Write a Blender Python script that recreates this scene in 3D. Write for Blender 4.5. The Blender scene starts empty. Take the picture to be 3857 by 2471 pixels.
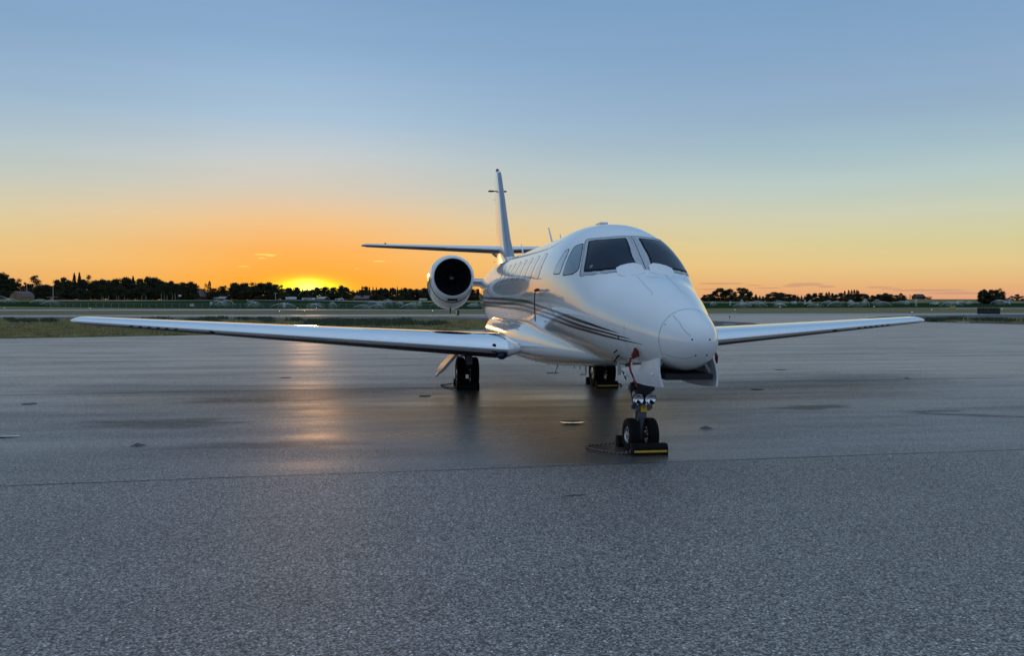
import bpy, math, random
import numpy as np
from mathutils import Vector, Matrix

random.seed(7)
RNG = np.random.default_rng(7)
sc = bpy.context.scene
COL = sc.collection
PI = math.pi

# ------------------------------------------------------------------ camera
F_PX, IMG_W, IMG_H = 3019.9, 3857.0, 2471.0
CAM_H, PITCH, ROLL = 1.861, 0.033492, 0.00281
cd = bpy.data.cameras.new('camera')
cam = bpy.data.objects.new('camera', cd)
COL.objects.link(cam)
cd.sensor_width = 36.0
cd.sensor_fit = 'HORIZONTAL'
cd.lens = 36.0 * F_PX / IMG_W
cd.clip_start = 0.05
cd.clip_end = 40000
cam.matrix_world = (Matrix.Translation((0, 0, CAM_H))
                    @ Matrix.Rotation(PI / 2 - PITCH, 4, 'X')
                    @ Matrix.Rotation(ROLL, 4, 'Z'))
sc.camera = cam

# ------------------------------------------------------------------ sky
SUN_AZ = math.atan2(1160 - IMG_W / 2, F_PX)         # measured from +Y towards +X
SUN_EL = math.radians(2.7)


def lin(c):
    out = []
    for v in c:
        v = v / 255.0
        out.append(v / 12.92 if v <= 0.04045 else ((v + 0.055) / 1.055) ** 2.4)
    return tuple(out) + (1.0,)


world = bpy.data.worlds.new('World')
sc.world = world
world.use_nodes = True
wt = world.node_tree
wn, wl = wt.nodes, wt.links
bg = wn['Background']


def wmath(op, a, b=None, clamp=False):
    n = wn.new('ShaderNodeMath')
    n.operation = op
    n.use_clamp = clamp
    for i, v in enumerate((a, b)):
        if v is None:
            continue
        if isinstance(v, (int, float)):
            n.inputs[i].default_value = v
        else:
            wl.new(v, n.inputs[i])
    return n.outputs[0]


def wramp(fac, stops):
    n = wn.new('ShaderNodeValToRGB')
    el = n.color_ramp.elements
    while len(el) > 1:
        el.remove(el[-1])
    el[0].position, el[0].color = stops[0][0], lin(stops[0][1])
    for p, c in stops[1:]:
        e = el.new(p)
        e.color = lin(c)
    wl.new(fac, n.inputs[0])
    return n.outputs[0]


def wmix(fac, a, b):
    n = wn.new('ShaderNodeMix')
    n.data_type = 'RGBA'
    if isinstance(fac, (int, float)):
        n.inputs[0].default_value = fac
    else:
        wl.new(fac, n.inputs[0])
    for i, v in ((6, a), (7, b)):
        if isinstance(v, tuple):
            n.inputs[i].default_value = v
        else:
            wl.new(v, n.inputs[i])
    return n.outputs[2]


tc = wn.new('ShaderNodeTexCoord')
sp = wn.new('ShaderNodeSeparateXYZ')
wl.new(tc.outputs['Generated'], sp.inputs[0])
dx, dy, dz = sp.outputs
zc_ = wmath('MAXIMUM', dz, 0.0)
tt = wmath('SQRT', zc_)
hl = wmath('SQRT', wmath('ADD', wmath('MULTIPLY', dx, dx), wmath('MULTIPLY', dy, dy)))
hl = wmath('MAXIMUM', hl, 1e-4)
sx, sy = math.sin(SUN_AZ), math.cos(SUN_AZ)
cphi = wmath('DIVIDE', wmath('ADD', wmath('MULTIPLY', dx, sx), wmath('MULTIPLY', dy, sy)), hl)
ZEN = (160, 186, 216)
rA = wramp(tt, [(0, (255, 168, 52)), (.16, (255, 175, 62)), (.247, (255, 183, 98)), (.306, (244, 196, 138)),
                (.365, (216, 205, 186)), (.417, (197, 204, 206)), (.463, (170, 195, 216)), (.53, (145, 177, 209)),
                (.593, (129, 163, 200)), (.75, (140, 172, 207)), (1, ZEN)])
rB = wramp(tt, [(0, (224, 160, 124)), (.09, (228, 167, 125)), (.134, (229, 177, 121)), (.21, (229, 201, 140)),
                (.266, (215, 206, 157)), (.317, (203, 207, 181)), (.37, (184, 202, 198)), (.417, (163, 189, 200)),
                (.476, (145, 173, 200)), (.53, (134, 166, 199)), (.593, (118, 157, 193)), (.75, (134, 169, 204)), (1, ZEN)])
rC = wramp(tt, [(0, (150, 158, 176)), (.15, (143, 156, 180)), (.3, (136, 157, 188)), (.45, (140, 166, 200)),
                (.6, (154, 181, 212)), (1, ZEN)])
one_m = wmath('SUBTRACT', 1.0, cphi)
f1x = wmath('DIVIDE', one_m, 0.30, True)
f1 = wmath('MULTIPLY', wmath('DIVIDE', f1x, wmath('ADD', f1x, 0.12)), 1.12, True)
f2 = wmath('DIVIDE', wmath('SUBTRACT', one_m, 0.30), 1.7, True)
skyc = wmix(f2, wmix(f1, rA, rB), rC)
# glow of the sun itself, half sunk behind the tree line
az = wmath('DIVIDE', wmath('SUBTRACT', wmath('MULTIPLY', dx, sy), wmath('MULTIPLY', dy, sx)), hl)
fwd = wmath('GREATER_THAN', cphi, 0.0)


def glow(sa, se, e0):
    a = wmath('DIVIDE', az, sa)
    e = wmath('DIVIDE', wmath('SUBTRACT', dz, e0), se)
    r2 = wmath('ADD', wmath('MULTIPLY', a, a), wmath('MULTIPLY', e, e))
    return wmath('MULTIPLY', wmath('POWER', 2.718, wmath('MULTIPLY', r2, -1.0)), fwd)


g_wide = glow(0.12, 0.052, 0.0)
g_mid = glow(0.032, 0.0110, 0.0115)
g_core = glow(0.016, 0.009, 0.013)
skyc = wmix(wmath('MULTIPLY', g_wide, 0.7), skyc, lin((255, 168, 45)))
g_mid2 = wmath('MULTIPLY', g_mid, 1.5, True)
skyc = wmix(g_mid2, skyc, (2.2, 1.75, 0.02, 1))
skyc = wmix(g_core, skyc, (2.6, 2.2, 0.35, 1))
nish = wn.new('ShaderNodeTexSky')
nish.sky_type = 'NISHITA'
nish.sun_disc = False
nish.sun_elevation = SUN_EL
nish.sun_rotation = SUN_AZ
nish.dust_density = 1.5
nish_s = wn.new('ShaderNodeVectorMath')
nish_s.operation = 'SCALE'
wl.new(nish.outputs[0], nish_s.inputs[0])
nish_s.inputs['Scale'].default_value = 0.06
skyc = wmix(0.004, skyc, nish_s.outputs[0])
# thin low clouds: mauve strips on the right, a few small lit wisps left of the tail
cz = wn.new('ShaderNodeTexNoise')
cz.inputs['Scale'].default_value = 1.0
cz.inputs['Detail'].default_value = 6
cz.inputs['Roughness'].default_value = .6
cv = wn.new('ShaderNodeCombineXYZ')
wl.new(wmath('MULTIPLY', az, 75.0), cv.inputs[0])
wl.new(wmath('MULTIPLY', dz, 420.0), cv.inputs[1])
wl.new(cv.outputs[0], cz.inputs[0])
cnoise = wmath('MULTIPLY', wmath('SUBTRACT', cz.outputs[0], 0.5), 1.5)


def blobs(items):
    tot = None
    for px_, py_, w_, h_ in items:
        a_ = math.sin(math.atan((px_ - IMG_W / 2) / F_PX) - SUN_AZ)
        e_ = math.sin(math.atan((1134.0 + (px_ - 1928) * ROLL - py_) / F_PX))
        u = wmath('DIVIDE', wmath('SUBTRACT', az, a_), w_ / F_PX / 2)
        v = wmath('DIVIDE', wmath('SUBTRACT', dz, e_), h_ / F_PX / 2)
        r = wmath('SUBTRACT', 1.0, wmath('ADD', wmath('MULTIPLY', u, u), wmath('MULTIPLY', v, v)))
        tot = r if tot is None else wmath('MAXIMUM', tot, r)
    return wmath('MULTIPLY', wmath('MULTIPLY', wmath('ADD', tot, cnoise), 1.6, True), fwd)


c_dim = blobs([(2715, 1070, 170, 9), (2688, 1091, 120, 6), (2840, 1077, 60, 5), (2890, 1087, 90, 6), (3030, 1075, 110, 15), (2985, 1081, 70, 8), (3110, 1083, 60, 9),
               (3310, 1087, 80, 6), (3480, 1098, 220, 8), (3580, 1106, 160, 6), (3350, 1092, 60, 5), (3640, 1110, 200, 5)])
c_lit = blobs([(1000, 966, 90, 6), (1022, 970, 40, 7), (988, 979, 34, 5), (918, 1010, 50, 4), (1428, 986, 50, 6), (1345, 1014, 18, 3)])
hz_v = wn.new('ShaderNodeCombineXYZ')
wl.new(wmath('MULTIPLY', dx, 2.2), hz_v.inputs[0])
wl.new(wmath('MULTIPLY', dy, 2.2), hz_v.inputs[1])
wl.new(wmath('MULTIPLY', dz, 26.0), hz_v.inputs[2])
hz_n = wn.new('ShaderNodeTexNoise')
hz_n.inputs['Scale'].default_value = 1.0
hz_n.inputs['Detail'].default_value = 5
wl.new(hz_v.outputs[0], hz_n.inputs[0])
hz_s = wn.new('ShaderNodeVectorMath')
hz_s.operation = 'SCALE'
wl.new(skyc, hz_s.inputs[0])
wl.new(wmath('ADD', 0.94, wmath('MULTIPLY', hz_n.outputs[0], 0.12)), hz_s.inputs['Scale'])
skyc = hz_s.outputs[0]
skyc = wmix(wmath('MULTIPLY', c_dim, 0.55), skyc, lin((186, 142, 128)))
skyc = wmix(wmath('MULTIPLY', c_lit, 0.8), skyc, lin((255, 226, 110)))
wl.new(skyc, bg.inputs[0])
bg.inputs[1].default_value = 1.0

# ------------------------------------------------------------------ sun
sd = bpy.data.lights.new('sun', 'SUN')
sd.energy = 0.10
sd.angle = math.radians(1.5)
sd.color = (1.0, 0.52, 0.20)
sun = bpy.data.objects.new('sun', sd)
COL.objects.link(sun)
sdir = Vector((math.sin(SUN_AZ) * math.cos(SUN_EL), math.cos(SUN_AZ) * math.cos(SUN_EL), math.sin(SUN_EL)))
sun.rotation_euler = sdir.to_track_quat('Z', 'Y').to_euler()
sun.location = sdir * 50

vs = sc.view_settings
vs.view_transform = 'Standard'
vs.look = 'None'
vs.exposure = 0.0
vs.gamma = 1.0
vs.use_curve_mapping = False
sc.render.film_transparent = False
sc.cycles.max_bounces = 6
sc.cycles.transparent_max_bounces = 12


# ------------------------------------------------------------------ pixel <-> world helpers
def ray(px, py):
    rr = (px - IMG_W / 2) / F_PX
    uu = (IMG_H / 2 - py) / F_PX
    X = rr * math.cos(ROLL) - uu * math.sin(ROLL)
    u = rr * math.sin(ROLL) + uu * math.cos(ROLL)
    return np.array([X, math.cos(PITCH) + u * math.sin(PITCH), u * math.cos(PITCH) - math.sin(PITCH)])


def sstep(a, b, x):
    t = min(max((x - a) / (b - a), 0.0), 1.0)
    return t * t * (3 - 2 * t)


def lstep(a, b, x):
    return min(max((x - a) / (b - a), 0.0), 1.0)


def terrain(x, y):
    left = 2.0 * lstep(196, 350, y)
    right = 2.0 * lstep(262, 600, y) + 3.4 * sstep(600, 900, y)
    w = sstep(-10, 130, x - 0.10 * (y - 200))
    return left * (1 - w) + right * w


def at(px, py, z=0.0):
    d = ray(px, py)
    t = (z - CAM_H) / d[2]
    return np.array([0, 0, CAM_H]) + t * d


def at_depth(px, py, Y):
    d = ray(px, py)
    t = Y / d[1]
    return np.array([0, 0, CAM_H]) + t * d


def on_terrain(px, py):
    d = ray(px, py)
    o = np.array([0, 0, CAM_H])
    prev = 20.0
    Y = 20.0
    while Y < 2000:
        q = o + d * (Y / d[1])
        if q[2] <= terrain(q[0], q[1]):
            break
        prev = Y
        Y *= 1.012
    lo, hi = prev, Y
    for _ in range(20):
        m = (lo + hi) / 2
        q = o + d * (m / d[1])
        if q[2] <= terrain(q[0], q[1]):
            hi = m
        else:
            lo = m
    q = o + d * (hi / d[1])
    return np.array([q[0], q[1], terrain(q[0], q[1])])


A_YAW, TX, TY = 0.14453, 1.88446, 7.82871            # aircraft frame: x aft, y starboard, z up


def l2w(s, y, z=0.0):
    ca, sa = math.cos(A_YAW), math.sin(A_YAW)
    return Vector((TX - sa * s - ca * y, TY + ca * s - sa * y, z))


# ------------------------------------------------------------------ materials
MATS = {}


def newmat(name):
    m = bpy.data.materials.new(name)
    m.use_nodes = True
    return m, m.node_tree.nodes, m.node_tree.links


def mat(name, col, rough=0.5, metal=0.0, spec=0.5, coat=0.0, var=0.12, scale=6.0, bump=0.0, bscale=40.0, rvar=0.0,
        stretch=(1, 1, 1), trans=0.0):
    if name in MATS:
        return MATS[name]
    m, n, l = newmat(name)
    b = n['Principled BSDF']
    b.inputs['Roughness'].default_value = rough
    b.inputs['Metallic'].default_value = metal
    b.inputs['Specular IOR Level'].default_value = spec
    b.inputs['Coat Weight'].default_value = coat
    b.inputs['Coat Roughness'].default_value = 0.03
    t = n.new('ShaderNodeTexCoord')
    mp = n.new('ShaderNodeMapping')
    mp.inputs['Scale'].default_value = stretch
    l.new(t.outputs['Object'], mp.inputs[0])
    nz = n.new('ShaderNodeTexNoise')
    nz.inputs['Scale'].default_value = scale
    nz.inputs['Detail'].default_value = 5
    l.new(mp.outputs[0], nz.inputs[0])
    r = n.new('ShaderNodeValToRGB')
    r.color_ramp.elements[0].position = 0.3
    r.color_ramp.elements[1].position = 0.7
    r.color_ramp.elements[0].color = tuple(min(1, c * (1 - var)) for c in col) + (1,)
    r.color_ramp.elements[1].color = tuple(min(1, c * (1 + var)) for c in col) + (1,)
    l.new(nz.outputs[0], r.inputs[0])
    l.new(r.outputs[0], b.inputs['Base Color'])
    if rvar > 0:
        mr = n.new('ShaderNodeMapRange')
        mr.inputs['To Min'].default_value = max(0.0, rough - rvar)
        mr.inputs['To Max'].default_value = rough + rvar
        l.new(nz.outputs[0], mr.inputs[0])
        l.new(mr.outputs[0], b.inputs['Roughness'])
    if bump > 0:
        n2 = n.new('ShaderNodeTexNoise')
        n2.inputs['Scale'].default_value = bscale
        n2.inputs['Detail'].default_value = 4
        l.new(mp.outputs[0], n2.inputs[0])
        bp = n.new('ShaderNodeBump')
        bp.inputs['Strength'].default_value = bump
        bp.inputs['Distance'].default_value = 0.02
        l.new(n2.outputs[0], bp.inputs['Height'])
        l.new(bp.outputs[0], b.inputs['Normal'])
    if trans > 0:
        tr = n.new('ShaderNodeBsdfTranslucent')
        l.new(r.outputs[0], tr.inputs[0])
        mx = n.new('ShaderNodeMixShader')
        mx.inputs[0].default_value = trans
        l.new(b.outputs[0], mx.inputs[1])
        l.new(tr.outputs[0], mx.inputs[2])
        l.new(mx.outputs[0], n['Material Output'].inputs[0])
    MATS[name] = m
    return m


PAINT = mat('white_aircraft_paint', (.81, .815, .82), .15, coat=.9, var=.02, scale=2.0, rvar=.05, bump=.010, bscale=1.6)
PAINT2 = mat('white_door_paint', (.66, .67, .69), .45, coat=.1, var=.06, scale=5.0)
FRAMEP = mat('windshield_frame_paint', (.46, .48, .52), .38, var=.05, scale=20)
CHROME = mat('polished_leading_edge', (.86, .88, .91), .06, metal=1.0, var=.04, scale=3, rvar=.03, stretch=(8, .3, 8))
LIP = mat('bare_inlet_metal', (.62, .64, .67), .22, metal=1.0, var=.08, scale=10)
UNDER = mat('underside_painted_shade', (.016, .017, .02), .45, var=.1, scale=3)  # deep shade of the wing and tailplane undersides, put into the base colour
FINLE = mat('dull_metal_leading_edge', (.27, .30, .35), .28, metal=.85, var=.06, scale=4)
STICK = mat('faded_sticker', (.16, .20, .24), .5, var=.1)
BLACK = mat('black_rubber', (.006, .006, .0065), .75, spec=.2, var=.3, scale=30)
TYRE = mat('tyre_rubber', (.006, .006, .0065), .8, spec=.2, var=.25, scale=40, bump=.15, bscale=120)
DARK = mat('dark_cavity', (.01, .01, .011), .7, var=.3)
GLASS = mat('cockpit_glass', (.004, .020, .044), .03, spec=.22, coat=.0, var=.3, scale=3)
CGLASS = mat('cabin_glass', (.012, .013, .016), .04, spec=.6, var=.3, scale=3)
SKYREFLG = mat('side_window_sky_reflection', (.20, .26, .30), .05, spec=.6, var=.1, scale=3)  # reflected sky put into the base colour of the pane
PALEPANE = mat('pale_window_pane', (.60, .61, .62), .10, spec=.5, coat=.6, var=.05, scale=3)  # pale pane, close to the skin colour
SEAL = mat('black_window_seal', (.005, .005, .006), .6, spec=.2, var=.2)
SEAM = mat('panel_seam', (.22, .23, .25), .6, var=.1)
STRIPE_K = mat('black_stripe_paint', (.008, .008, .009), .22, coat=.25, spec=.35, var=.05)
STRIPE_R = mat('maroon_stripe_paint', (.10, .013, .012), .22, coat=.25, spec=.35, var=.05)
STRIPE_G = mat('charcoal_stripe_paint', (.05, .046, .046), .22, coat=.25, spec=.35, var=.05)
STEEL = mat('gear_steel', (.10, .115, .135), .4, metal=.6, var=.15, scale=20)
SHINY = mat('oleo_chrome', (.75, .76, .78), .12, metal=1, var=.05)
GEARK = mat('gear_black', (.018, .02, .024), .5, var=.3, scale=20)
RIM = mat('wheel_rim', (.5, .52, .54), .3, metal=.9, var=.1)
REDC = mat('red_cover_fabric', (.15, .008, .010), .75, var=.2, scale=30, bump=.3)
WTXT = mat('white_print', (.8, .78, .78), .7, var=.05)
YEL = mat('yellow_paint', (.75, .42, .03), .5, var=.1, scale=20)
REDL = mat('red_beacon_glass', (.35, .03, .02), .2, var=.1)
ROPE_D = mat('rope_dark_strand', (.02, .018, .018), .9, var=.3, scale=60)
ROPE_T = mat('rope_tan_strand', (.40, .23, .15), .9, var=.25, scale=60)
CLOUD = mat('cloud_vapour', (.75, .72, .72), 1.0, spec=0, var=.05, scale=.002, trans=.5)


def lamp_glass():
    m, n, l = newmat('lamp_reflector')
    b = n['Principled BSDF']
    b.inputs['Base Color'].default_value = (.8, .82, .85, 1)
    b.inputs['Metallic'].default_value = 1
    b.inputs['Roughness'].default_value = .06
    t = n.new('ShaderNodeTexCoord')
    v = n.new('ShaderNodeTexVoronoi')
    v.inputs['Scale'].default_value = 14
    l.new(t.outputs['Object'], v.inputs[0])
    bp = n.new('ShaderNodeBump')
    bp.inputs['Strength'].default_value = .25
    l.new(v.outputs[0], bp.inputs['Height'])
    l.new(bp.outputs[0], b.inputs['Normal'])
    return m


LAMP = lamp_glass()


# ------------------------------------------------------------------ mesh helpers
class MB:
    def __init__(self):
        self.v, self.f, self.mi = [], [], []

    def add(self, vs_, fs, mi=0):
        o = len(self.v)
        self.v += [tuple(map(float, p)) for p in vs_]
        self.f += [tuple(i + o for i in q) for q in fs]
        self.mi += [mi] * len(fs)
        return self

    def box(self, c, d, rot=None, mi=0):
        hx, hy, hz = d[0] / 2, d[1] / 2, d[2] / 2
        p = [Vector((x * hx, y * hy, z * hz)) for x in (-1, 1) for y in (-1, 1) for z in (-1, 1)]
        if rot is not None:
            p = [rot @ q for q in p]
        p = [(q.x + c[0], q.y + c[1], q.z + c[2]) for q in p]
        f = [(0, 1, 3, 2), (4, 6, 7, 5), (0, 4, 5, 1), (2, 3, 7, 6), (0, 2, 6, 4), (1, 5, 7, 3)]
        return self.add(p, f, mi)

    def tube(self, a, b, r0, r1=None, n=10, cap=True, mi=0):
        a, b = Vector(a), Vector(b)
        r1 = r0 if r1 is None else r1
        d = (b - a).normalized()
        u = d.orthogonal().normalized()
        w = d.cross(u)
        p = []
        for c, r in ((a, r0), (b, r1)):
            for i in range(n):
                t = 2 * PI * i / n
                p.append(c + (u * math.cos(t) + w * math.sin(t)) * r)
        f = [(i, (i + 1) % n, n + (i + 1) % n, n + i) for i in range(n)]
        if cap:
            f += [tuple(reversed(range(n))), tuple(range(n, 2 * n))]
        return self.add(p, f, mi)

    def path(self, pts, r, n=6, mi=0):
        pts = [Vector(p) for p in pts]
        vs_, fs = [], []
        up = Vector((0, 0, 1))
        for i, p in enumerate(pts):
            d = (pts[min(i + 1, len(pts) - 1)] - pts[max(i - 1, 0)]).normalized()
            u = d.cross(up)
            if u.length < 1e-3:
                u = d.orthogonal()
            u.normalize()
            w = u.cross(d)
            for k in range(n):
                t = 2 * PI * k / n
                vs_.append(p + (u * math.cos(t) + w * math.sin(t)) * r)
        for i in range(len(pts) - 1):
            for k in range(n):
                fs.append((i * n + k, i * n + (k + 1) % n, (i + 1) * n + (k + 1) % n, (i + 1) * n + k))
        fs.append(tuple(reversed(range(n))))
        fs.append(tuple(range((len(pts) - 1) * n, len(pts) * n)))
        return self.add(vs_, fs, mi)

    def lathe(self, prof, n=32, axis='z', c=(0, 0, 0), mi=0, closed=False):
        """prof: (radius, height) pairs turned about an axis"""
        vs_ = []
        for r, h_ in prof:
            for k in range(n):
                t = 2 * PI * k / n
                a, b = r * math.cos(t), r * math.sin(t)
                q = {'z': (a, b, h_), 'y': (a, h_, b), 'x': (h_, a, b)}[axis]
                vs_.append((q[0] + c[0], q[1] + c[1], q[2] + c[2]))
        fs = []
        m = len(prof)
        for i in range(m if closed else m - 1):
            j = (i + 1) % m
            for k in range(n):
                fs.append((i * n + k, i * n + (k + 1) % n, j * n + (k + 1) % n, j * n + k))
        return self.add(vs_, fs, mi)

    def loft(self, secs, closed=True, cap0=True, cap1=True, mi=0):
        n = len(secs[0])
        vs_ = [p for s_ in secs for p in s_]
        fs = []
        for i in range(len(secs) - 1):
            for k in range(n if closed else n - 1):
                fs.append((i * n + k, i * n + (k + 1) % n, (i + 1) * n + (k + 1) % n, (i + 1) * n + k))
        if closed and cap0:
            fs.append(tuple(reversed(range(n))))
        if closed and cap1:
            fs.append(tuple(range((len(secs) - 1) * n, len(secs) * n)))
        return self.add(vs_, fs, mi)

    def sphere(self, c, r, nu=12, nv=8, mi=0):
        rx, ry, rz = r if isinstance(r, tuple) else (r, r, r)
        secs = []
        for i in range(nv + 1):
            t = PI * i / nv
            secs.append([(c[0] + rx * math.sin(t) * math.cos(2 * PI * k / nu),
                          c[1] + ry * math.sin(t) * math.sin(2 * PI * k / nu), c[2] + rz * math.cos(t))
                         for k in range(nu)])
        return self.loft(secs, True, False, False, mi)

    def mesh(self, name, mats, smooth=False, sharp=35):
        me = bpy.data.meshes.new(name)
        me.from_pydata(self.v, [], self.f)
        mats = mats if isinstance(mats, (list, tuple)) else [mats]
        for m in mats:
            me.materials.append(m)
        if len(mats) > 1:
            me.polygons.foreach_set('material_index', self.mi)
        me.update()
        if smooth:
            me.polygons.foreach_set('use_smooth', [True] * len(me.polygons))
            if sharp:
                try:
                    me.set_sharp_from_angle(angle=math.radians(sharp))
                except Exception:
                    pass
        return me

    def build(self, name, mats, parent=None, smooth=False, sharp=35):
        o = bpy.data.objects.new(name, self.mesh(name, mats, smooth, sharp))
        COL.objects.link(o)
        if parent is not None:
            o.parent = parent
        return o


def mobj(name, me, parent=None):
    o = bpy.data.objects.new(name, me)
    COL.objects.link(o)
    if parent is not None:
        o.parent = parent
    return o


def tag(o, label=None, cat=None, group=None, kind=None):
    if label:
        o['label'] = label
    if cat:
        o['category'] = cat
    if group:
        o['group'] = group
    if kind:
        o['kind'] = kind
    return o


def empty(name, loc, rz=0.0):
    o = bpy.data.objects.new(name, None)
    COL.objects.link(o)
    o.location = loc
    o.rotation_euler = (0, 0, rz)
    o.empty_display_size = 0.1
    return o


def kids(o):
    return [c for c in bpy.data.objects if c.parent == o]


def text_obj(name, body, size, m, parent, matrix, extrude=0.0005):
    cu = bpy.data.curves.new(name, 'FONT')
    cu.body = body
    cu.size = size
    cu.align_x = 'CENTER'
    cu.align_y = 'CENTER'
    cu.extrude = extrude
    cu.resolution_u = 2
    cu.materials.append(m)
    tmp = bpy.data.objects.new(name + '_curve', cu)
    COL.objects.link(tmp)
    dg = bpy.context.evaluated_depsgraph_get()
    me = bpy.data.meshes.new_from_object(tmp.evaluated_get(dg))
    me.name = name
    bpy.data.objects.remove(tmp)
    o = mobj(name, me, parent)
    o.matrix_local = matrix
    return o


# ==================================================================== GROUND
def flat_poly(name, pts, z, m, parent=None, kind='structure'):
    b = MB().add([(p[0], p[1], z) for p in pts], [tuple(range(len(pts)))])
    o = b.build(name, m, parent)
    if parent is None:
        tag(o, kind=kind)
    # make sure it faces up
    if o.data.polygons[0].normal.z < 0:
        o.data.flip_normals()
    return o


def line_y(p0, p1, x):
    return p0[1] + (p1[1] - p0[1]) * (x - p0[0]) / (p1[0] - p0[0])


def grass_mat(name, c1, c2, c3, scale=.25, fine=9.0):
    m, n, l = newmat(name)
    b = n['Principled BSDF']
    b.inputs['Roughness'].default_value = .9
    b.inputs['Specular IOR Level'].default_value = 0.0
    t = n.new('ShaderNodeTexCoord')
    mp = n.new('ShaderNodeMapping')
    mp.inputs['Rotation'].default_value = (0, 0, -0.25)
    mp.inputs['Scale'].default_value = (.35, 1, 1)
    l.new(t.outputs['Object'], mp.inputs[0])
    a = n.new('ShaderNodeTexNoise')
    a.inputs['Scale'].default_value = scale
    a.inputs['Detail'].default_value = 8
    a.inputs['Roughness'].default_value = .65
    l.new(mp.outputs[0], a.inputs[0])
    r = n.new('ShaderNodeValToRGB')
    e = r.color_ramp.elements
    e[0].position, e[0].color = .32, c1 + (1,)
    e[1].position, e[1].color = .68, c3 + (1,)
    k = e.new(.5)
    k.color = c2 + (1,)
    l.new(a.outputs[0], r.inputs[0])
    f = n.new('ShaderNodeTexNoise')
    f.inputs['Scale'].default_value = fine
    f.inputs['Detail'].default_value = 3
    l.new(t.outputs['Object'], f.inputs[0])
    mr = n.new('ShaderNodeMapRange')
    mr.inputs['From Min'].default_value = .3
    mr.inputs['From Max'].default_value = .7
    mr.inputs['To Min'].default_value = .55
    mr.inputs['To Max'].default_value = 1.4
    l.new(f.outputs[0], mr.inputs[0])
    mm = n.new('ShaderNodeMix')
    mm.data_type = 'RGBA'
    mm.blend_type = 'MULTIPLY'
    mm.inputs[0].default_value = 1
    l.new(r.outputs[0], mm.inputs[6])
    l.new(mr.outputs[0], mm.inputs[7])
    l.new(mm.outputs[2], b.inputs['Base Color'])
    return m


GRASS = grass_mat('dry_airfield_grass', (.17, .14, .075), (.22, .185, .10), (.28, .23, .14))
FIELD = grass_mat('irrigated_field_grass', (.016, .036, .016), (.022, .048, .02), (.032, .060, .028), scale=.08, fine=1.2)
VERGE = grass_mat('verge_grass_soil', (.145, .125, .065), (.19, .162, .088), (.24, .205, .12), scale=.5)


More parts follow.
